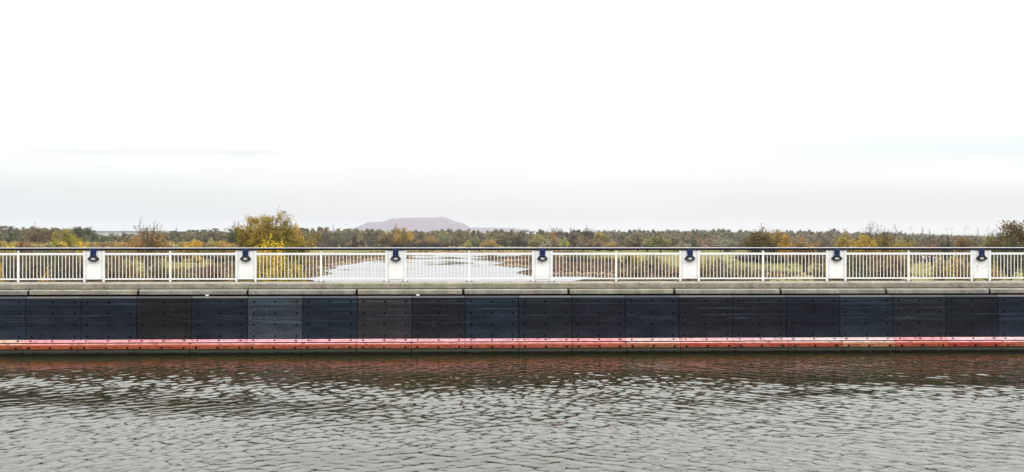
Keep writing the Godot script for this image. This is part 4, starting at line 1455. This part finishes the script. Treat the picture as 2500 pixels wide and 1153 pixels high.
	tree("birch_tree", "tree", "twiggy", 0, 2235, 583, 40, 620, [0.22, 0.195, 0.08], "olive feathery tree left of the bare spreading tree at right", T, 0.08)
	tree("bare_tree", "tree", "bare", 1, 2276, 581, 48, 560, [0.26, 0.16, 0.10], "bare spreading tree with dark forked limbs at right", T, 0.06)
	tree("yew_tree", "tree", "loose", 1, 2309, 582, 26, 560, [0.07, 0.07, 0.05], "small dark ragged tree right of the bare spreading tree", T)
	tree("oak_tree", "tree", "broad", 2, 2360, 582, 60, 520, [0.20, 0.13, 0.05], "round brown green tree left of the last lamp", T, 0.05)
	tree("oak_tree", "tree", "broad", 1, 2419, 577, 42, 420, [0.19, 0.185, 0.05], "yellow green tree just right of the last lamp", T)
	tree("oak_tree", "tree", "broad", 0, 2448, 568, 46, 400, [0.09, 0.10, 0.042], "dark green tree between the yellow green one and the right edge", T)
	tree("bare_tree", "tree", "naked", 1, 2424, 559, 18, 700, GREYBROWN, "left bare thin tree top near the right edge", T, 0.09)
	tree("bare_tree", "tree", "naked", 0, 2442, 559, 24, 700, GREYBROWN, "right bare thin tree top near the right edge", T, 0.09)
	tree("oak_tree", "tree", "broad", 2, 2500, 545, 118, 360, [0.135, 0.095, 0.045], "tall dark brown oak cut by the right edge", T, 0.05)
	tree("oak_tree", "tree", "broad", 1, 2468, 580, 62, 330, [0.11, 0.10, 0.045], "lower dark olive tree in front of the tall oak at the right edge", T)

	# ---- below the handrail, seen through the bars
	var i := 0
	for e in [[8, 612, 40, "grey green willow bush at the left edge"], [40, 616, 44, "grey green willow bush behind the first full post"], [74, 611, 48, "tall grey green willow bush left of the first bay's middle"], [108, 614, 44, "grey green willow bush in the middle of the first bay"], [146, 612, 50, "broad dark willow bush right of the first bay's middle"], [184, 617, 44, "grey willow bush left of the first lamp panel"]]:
		tree("willow_bush", "bush", "willow", i, e[0], e[1], e[2], 262 + i * 7, [0.135 + 0.02 * (i % 3), 0.125 + 0.015 * (i % 2), 0.065], e[3], S, 0.06)
		i += 1
	tree("spindle_bush", "bush", "shrub", 0, 113, 661, 30, 225, [0.44, 0.27, 0.06], "small yellow orange bush low in the first bay", S)
	tree("spindle_bush", "bush", "shrub", 2, -4, 648, 22, 240, [0.46, 0.34, 0.05], "low yellow bush cut by the left edge", S)
	tree("thorn_bush", "bush", "twiggy", 0, 216, 634, 40, 300, [0.24, 0.20, 0.08], "olive bush behind the first lamp panel", S, 0.06)
	tree("thorn_bush", "bush", "twiggy", 1, 270, 612, 46, 300, [0.21, 0.145, 0.06], "bare brown bush just right of the first lamp panel", S, 0.05)
	tree("thorn_bush", "bush", "twiggy", 0, 300, 622, 40, 330, [0.23, 0.155, 0.06], "second bare brown bush right of the first lamp panel", S, 0.05)
	tree("thorn_bush", "bush", "shrub", 1, 326, 643, 40, 345, [0.30, 0.235, 0.06], "low yellow olive bush left of the bare tree's trunk", S, 0.06)
	tree("thorn_bush", "bush", "twiggy", 1, 390, 632, 42, 330, [0.22, 0.165, 0.065], "brown bush right of the bare tree's trunk", S, 0.04)
	tree("thorn_bush", "bush", "shrub", 2, 430, 648, 44, 330, [0.28, 0.225, 0.065], "yellow olive bush behind the middle post of the second bay", S, 0.06)
	tree("thorn_bush", "bush", "twiggy", 0, 459, 655, 32, 320, [0.20, 0.17, 0.06], "olive brown bush left of the dark red bush", S, 0.06)
	tree("dogwood_bush", "bush", "twiggy", 1, 507, 647, 44, 290, [0.16, 0.07, 0.04], "dark red bare bush in front of the meadow", S, 0.045)
	tree("dogwood_bush", "bush", "twiggy", 0, 536, 657, 34, 290, [0.20, 0.095, 0.04], "second dark red bush, nearer the second lamp", S, 0.045)
	tree("spindle_bush", "bush", "shrub", 0, 556, 660, 24, 300, [0.36, 0.25, 0.05], "small ochre bush left of the second lamp panel", S)
	tree("spindle_bush", "bush", "loose", 2, 482, 622, 26, 600, [0.48, 0.33, 0.04], "golden bush at the far side of the left meadow", S)
	tree("hedge", "hedge", "shrub", 1, 545, 617, 54, 640, [0.065, 0.07, 0.045], "dark hedge at the far side of the left meadow", "")
	tree("hedge", "hedge", "shrub", 2, 590, 618, 54, 640, [0.07, 0.072, 0.045], "dark hedge hidden partly by the second lamp panel", "")
	# right bank
	i = 0
	for e in [[1432, 619, 36, OLIVE, "olive bush right behind the groyne bank, left one"], [1461, 621, 34, [0.27, 0.22, 0.065], "yellow olive bush right behind the groyne bank, middle one"], [1489, 624, 34, OCHRE, "ochre bush left of the middle post at the right bank"], [1401, 617, 26, [0.09, 0.09, 0.06], "dark grey bush by the groynes right of their lamp"]]:
		tree("bank_bush", "bush", "shrub" if i % 2 else "twiggy", i, e[0], e[1], e[2], 640 - i * 10, e[3], e[4], S, 0.06)
		i += 1
	tree("bank_bush", "bush", "loose", 0, 1545, 619, 26, 560, [0.46, 0.34, 0.045], "golden yellow bush in the bay right of the groynes", S)
	tree("bank_bush", "bush", "loose", 1, 1530, 621, 20, 560, [0.17, 0.16, 0.05], "olive bush left of the golden yellow bush", S)
	tree("bank_bush", "bush", "twiggy", 1, 1590, 618, 50, 430, [0.25, 0.20, 0.065], "tall yellow brown bush right of the golden yellow bush", S, 0.06)
	tree("bank_bush", "bush", "twiggy", 0, 1622, 640, 40, 400, [0.22, 0.165, 0.07], "brown bush before the field, left of the hedge lamp", S, 0.06)
	tree("bank_bush", "bush", "shrub", 2, 1655, 652, 44, 380, [0.29, 0.185, 0.07], "rusty ochre bush left of the hedge lamp panel", S, 0.06)
	tree("bank_bush", "bush", "twiggy", 1, 1560, 650, 46, 390, [0.20, 0.15, 0.065], "brown bush low before the golden yellow bush", S, 0.06)
	tree("bank_bush", "bush", "shrub", 0, 1524, 655, 36, 400, [0.25, 0.17, 0.08], "reddish brown bush at the end of the river inlet", S, 0.06)
	tree("bank_bush", "bush", "twiggy", 0, 1722, 626, 34, 330, [0.25, 0.20, 0.07], "olive bush just right of the hedge lamp panel", S, 0.06)
	tree("bank_bush", "bush", "twiggy", 1, 1758, 626, 46, 330, [0.215, 0.165, 0.095], "tall grey brown bush in the bay before the hedge", S, 0.07)
	tree("bank_bush", "bush", "twiggy", 0, 1790, 642, 36, 320, [0.235, 0.18, 0.085], "lower grey brown bush beside the tall one", S, 0.07)
	tree("bank_bush", "bush", "twiggy", 1, 1824, 646, 38, 330, [0.25, 0.195, 0.085], "brown grassy bush left of the open meadow", S, 0.07)
	i = 0
	for e in [[1822, 613, 44, "leftmost length of the long dark hedge"], [1858, 611, 50, "second length of the long dark hedge"], [1896, 611, 50, "third length of the long dark hedge"], [1934, 610, 50, "fourth length of the long dark hedge"], [1972, 612, 50, "fifth length of the long dark hedge"], [2010, 613, 50, "rightmost length of the long dark hedge"]]:
		tree("hedge", "hedge", "shrub", i, e[0], e[1], e[2] * 1.25, 655 - (i % 3) * 12, [0.10, 0.085, 0.062], e[3], "lengths of the dark hedge", 0.05)
		i += 1
	i = 0
	for e in [[2006, 622, 36, [0.21, 0.17, 0.06], "olive brown bush left of the second lamp from the right"], [2046, 628, 50, [0.20, 0.155, 0.055], "brown bush behind the second lamp panel from the right"], [2080, 612, 50, [0.155, 0.14, 0.05], "dark olive bush right of the second lamp from the right"], [2112, 616, 52, [0.20, 0.145, 0.05], "ochre brown bush in the last but one bay"], [2150, 611, 56, [0.21, 0.14, 0.05], "tall ochre brown bush in the last but one bay"], [2190, 617, 50, [0.20, 0.135, 0.055], "rusty brown bush left of the right meadow"]]:
		tree("thicket_bush", "bush", ["twiggy", "shrub", "willow"][i % 3], i, e[0], e[1], e[2], 300 + i * 6, e[3], e[4], S, 0.05)
		i += 1
	tree("thicket_bush", "bush", "willow", 0, 2102, 655, 56, 240, [0.11, 0.11, 0.055], "low dark green bush under the ochre thicket", S, 0.05)
	tree("thicket_bush", "bush", "twiggy", 1, 2296, 630, 34, 330, [0.23, 0.175, 0.055], "olive brown bush right of the meadow, left of the last lamp", S, 0.05)
	tree("thicket_bush", "bush", "shrub", 1, 2328, 626, 38, 320, [0.36, 0.23, 0.04], "golden brown bush left of the last lamp", S, 0.05)
	tree("thicket_bush", "bush", "twiggy", 0, 2360, 624, 42, 310, [0.24, 0.155, 0.045], "rusty bush behind the last lamp panel's left post", S, 0.05)
	tree("thicket_bush", "bush", "shrub", 2, 2322, 663, 20, 250, [0.24, 0.25, 0.06], "small bright green bush low before the golden brown one", S)
	tree("thicket_bush", "bush", "shrub", 0, 2433, 640, 24, 360, [0.40, 0.26, 0.05], "small ochre bush right of the last lamp panel", S)
	i = 0
	for e in [[2425, 611, 36, "dark thicket edge right of the last lamp"], [2455, 611, 44, "dark thicket edge in the middle of the last bay"], [2490, 612, 44, "dark thicket edge at the right border"]]:
		tree("hedge", "hedge", "shrub", i, e[0], e[1], e[2], 520, [0.075, 0.08, 0.05], e[3], "", 0.05)
		i += 1
	woods()
	reeds()


func top_line(column: float) -> float:
	var line := [[-900, 558], [-50, 555], [60, 555], [130, 559], [195, 557], [215, 561], [232, 570], [300, 571], [330, 569], [400, 567], [450, 563], [520, 561], [570, 560], [600, 560], [740, 559], [780, 558], [860, 561], [900, 561], [1000, 565], [1090, 562], [1130, 562], [1180, 564], [1240, 562], [1300, 562], [1340, 564], [1380, 571], [1410, 564], [1450, 564], [1560, 563], [1660, 563], [1760, 562], [1870, 566], [2000, 562], [2040, 561], [2075, 568], [2150, 566], [2230, 570], [2330, 573], [2420, 576], [2600, 576], [3400, 572]]
	for k in line.size() - 1:
		if column <= line[k + 1][0]:
			return lerpf(line[k][1], line[k + 1][1], clampf((column - line[k][0]) / (line[k + 1][0] - line[k][0]), 0.0, 1.0))
	return 572.0


func scatter(called: String, label: String, shape: Array, places: Array, tints: Array) -> void:
	var mesh := ArrayMesh.new()
	mesh = shape[0].done(mesh, bark(0.07))
	mesh = shape[1].done(mesh, leaf_paint(0.6, 0.6, 0.6))
	(mesh.surface_get_material(0) as StandardMaterial3D).vertex_color_use_as_albedo = false
	var mm := MultiMesh.new()
	mm.transform_format = MultiMesh.TRANSFORM_3D
	mm.use_colors = true
	mm.mesh = mesh
	mm.instance_count = places.size()
	var k := 0
	for e in places:
		var up: float = e[1] / shape[2]
		var out: float = e[2] / shape[3]
		mm.set_instance_transform(k, Transform3D(Basis(Vector3.UP, rng.randf() * TAU).scaled(Vector3(out, up, out)), e[0]))
		var c: Array = tints[rng.randi() % tints.size()]
		var l := rng.randf_range(0.55, 1.6)
		mm.set_instance_color(k, Color(c[0] * l / 0.6, c[1] * l / 0.6, c[2] * l / 0.6))
		k += 1
	var o := MultiMeshInstance3D.new()
	o.name = numbered(called)
	o.multimesh = mm
	add_child(o, true)
	tag(o, label, "wood", "", "stuff")


func woods() -> void:
	var dull := [[0.125, 0.122, 0.058], [0.095, 0.105, 0.052], [0.16, 0.135, 0.06], [0.135, 0.112, 0.064], [0.185, 0.165, 0.072], [0.105, 0.098, 0.058], [0.12, 0.13, 0.065]]
	var greyer := [[0.135, 0.128, 0.085], [0.155, 0.142, 0.088], [0.12, 0.12, 0.08], [0.175, 0.152, 0.09], [0.14, 0.13, 0.088]]
	var sets := [["left", -700, 745, 1150.0, 1750.0, dull], ["central", 735, 1420, 1420.0, 1900.0, dull], ["right", 1400, 3300, 1500.0, 2500.0, greyer]]
	for e in sets:
		var a := []
		var b := []
		var count := int((e[2] - e[1]) * 0.62)
		for k in count:
			var column := lerpf(e[1], e[2], rng.randf())
			var deep := rng.randf()
			var back := 0.0
			if e[0] == "right":
				back = clampf((column - 2040.0) / 250.0, 0.0, 1.0) * 1300.0
			var ahead: float = lerpf(e[3], e[4], deep) + back * deep
			var tall := 16.0 + (576.0 - top_line(column)) * ahead / LENS
			tall *= rng.randf_range(0.76, 1.08) if deep > 0.5 else rng.randf_range(0.5, 0.95)
			tall = maxf(tall, 8.0)
			var p := spot(column, ahead) + Vector3(0, PLAIN - 0.4, 0)
			(a if rng.randf() < 0.9 else b).append([p, tall, tall * rng.randf_range(0.32, 0.52)])
		scatter("far_wood", "dull brown and green %s wood filling the skyline" % e[0], kinds.far[1 if e[0] == "left" else 0], a, e[5])
		scatter("far_wood", "thin twiggy trees among the %s wood" % e[0], kinds.thin[0], b, [GREYBROWN, [0.14, 0.10, 0.08], [0.2, 0.16, 0.10]])
	# nearer scrub in the middle distance
	var low := []
	for k in 420:
		var column := rng.randf_range(-500, 600)
		var ahead := rng.randf_range(640, 1000)
		var tall := 16.0 - (rng.randf_range(588, 604) - 576.0) * ahead / LENS
		low.append([spot(column, ahead) + Vector3(0, PLAIN - 0.3, 0), tall, tall * rng.randf_range(0.35, 0.6)])
	scatter("scrub", "low ochre and grey scrub between the left meadow and the wood", kinds.thin[0], low, [OCHRE, [0.36, 0.26, 0.06], [0.20, 0.15, 0.09], [0.24, 0.22, 0.10], [0.17, 0.13, 0.08], [0.22, 0.15, 0.075]])
	low = []
	for k in 520:
		var column := rng.randf_range(1320, 3000)
		var ahead := rng.randf_range(1080, 1480)
		var tall := 16.0 - (rng.randf_range(574, 600) - 576.0) * ahead / LENS
		low.append([spot(column, ahead) + Vector3(0, PLAIN - 0.3, 0), tall, tall * rng.randf_range(0.36, 0.58)])
	scatter("scrub", "grey brown and tan trees in front of the right hand ridge", kinds.far[1], low, [GREYBROWN, [0.2, 0.16, 0.1], [0.16, 0.14, 0.09], [0.24, 0.18, 0.11], [0.21, 0.19, 0.13], [0.17, 0.12, 0.08]])
	low = []
	for k in 130:
		var column := rng.randf_range(700, 1320)
		var ahead := rng.randf_range(1200, 1400)
		if column > 1085 and column < 1330:
			ahead = rng.randf_range(1480, 1560)
		var tall := rng.randf_range(5, 12)
		low.append([spot(column, ahead) + Vector3(0, PLAIN - 0.3, 0), tall, tall * rng.randf_range(0.35, 0.6)])
	scatter("scrub", "dark brown bushes along the far bank of the river", kinds.far[0], low, [[0.10, 0.08, 0.06], [0.13, 0.10, 0.07], [0.17, 0.13, 0.075], [0.09, 0.08, 0.055]])


# Dry reeds and rough grass: tufts of bent blades, thick along the shore, thin over the meadows.
func reeds() -> void:
	var r := RandomNumberGenerator.new()
	r.seed = 404
	var s := Shape.new()
	for k in 26:
		var a := r.randf() * TAU
		var foot := Vector3(cos(a), 0, sin(a)) * r.randf_range(0.0, 0.9)
		var lean := Vector3(r.randfn(0, 0.35), r.randf_range(0.6, 1.2), r.randfn(0, 0.35))
		var side := Vector3(-sin(a * 3.0), 0, cos(a * 3.0)) * 0.14
		s.color = Color(1, 1, 1) * r.randf_range(0.55, 1.0)
		s.v.append_array([foot - side, foot + side, foot + lean])
		for q in 3:
			s.c.append(s.color)
		var at := s.v.size() - 3
		s.i.append_array([at, at + 1, at + 2])
	var m := paint(1, 1, 1, 0.95, 0.1)
	m.vertex_color_use_as_albedo = true
	m.cull_mode = BaseMaterial3D.CULL_DISABLED
	var mesh := s.done(null, m)
	for kind in 2:
		var spots := []
		var tries := 0
		while spots.size() < [9000, 1300][kind] and tries < 90000:
			tries += 1
			var column := r.randf_range(-150, 2650)
			var row := 576.0 + r.randf_range(38.0, 118.0)
			var p := spot(column, 16.0 * LENS / (row - 576.0))
			var q := Vector2(p.x, p.z)
			var d := from_shore(q) if absf(p.x) < 420.0 else 500.0
			if d < 1.5:
				continue
			if kind == 0 and d > 30.0 + 40.0 * (r.randf() + noise.get_noise_2d(q.x * 0.9, q.y * 0.55)):
				continue
			if kind == 1 and (d < 40.0 or noise.get_noise_2d(q.x * 2.0, q.y * 1.2) < 0.05):
				continue
			spots.append([p, d])
		var mm := MultiMesh.new()
		mm.transform_format = MultiMesh.TRANSFORM_3D
		mm.use_colors = true
		mm.mesh = mesh
		mm.instance_count = spots.size()
		for k in spots.size():
			var p: Vector3 = spots[k][0]
			var d: float = spots[k][1]
			p.y = ground_at(Vector2(p.x, p.z), d) - 0.05
			var wide := r.randf_range(0.8, 1.8)
			var tall := r.randf_range(0.9, 2.0) * clampf(d / 22.0, 0.16, 1.0) if kind == 0 else r.randf_range(0.3, 0.8)
			mm.set_instance_transform(k, Transform3D(Basis(Vector3.UP, r.randf() * TAU).scaled(Vector3(wide, tall, wide)), p))
			var c := Color(0.17, 0.105, 0.052).lerp(Color(0.28, 0.20, 0.11), r.randf())
			if r.randf() < 0.3:
				c = Color(0.09, 0.05, 0.03)
			if d < 8.0:
				c = c.lerp(Color(0.06, 0.05, 0.042), r.randf())
			if kind == 1:
				c = Color(0.14, 0.14, 0.04).lerp(Color(0.21, 0.175, 0.065), r.randf())
			mm.set_instance_color(k, c)
		var o := MultiMeshInstance3D.new()
		o.name = ["reeds", "meadow_grass"][kind]
		o.multimesh = mm
		add_child(o, true)
		tag(o, ["brown dry reeds along both banks of the river", "rough yellowish grass tufts on the meadows"][kind], ["reeds", "grass"][kind], "", "stuff")
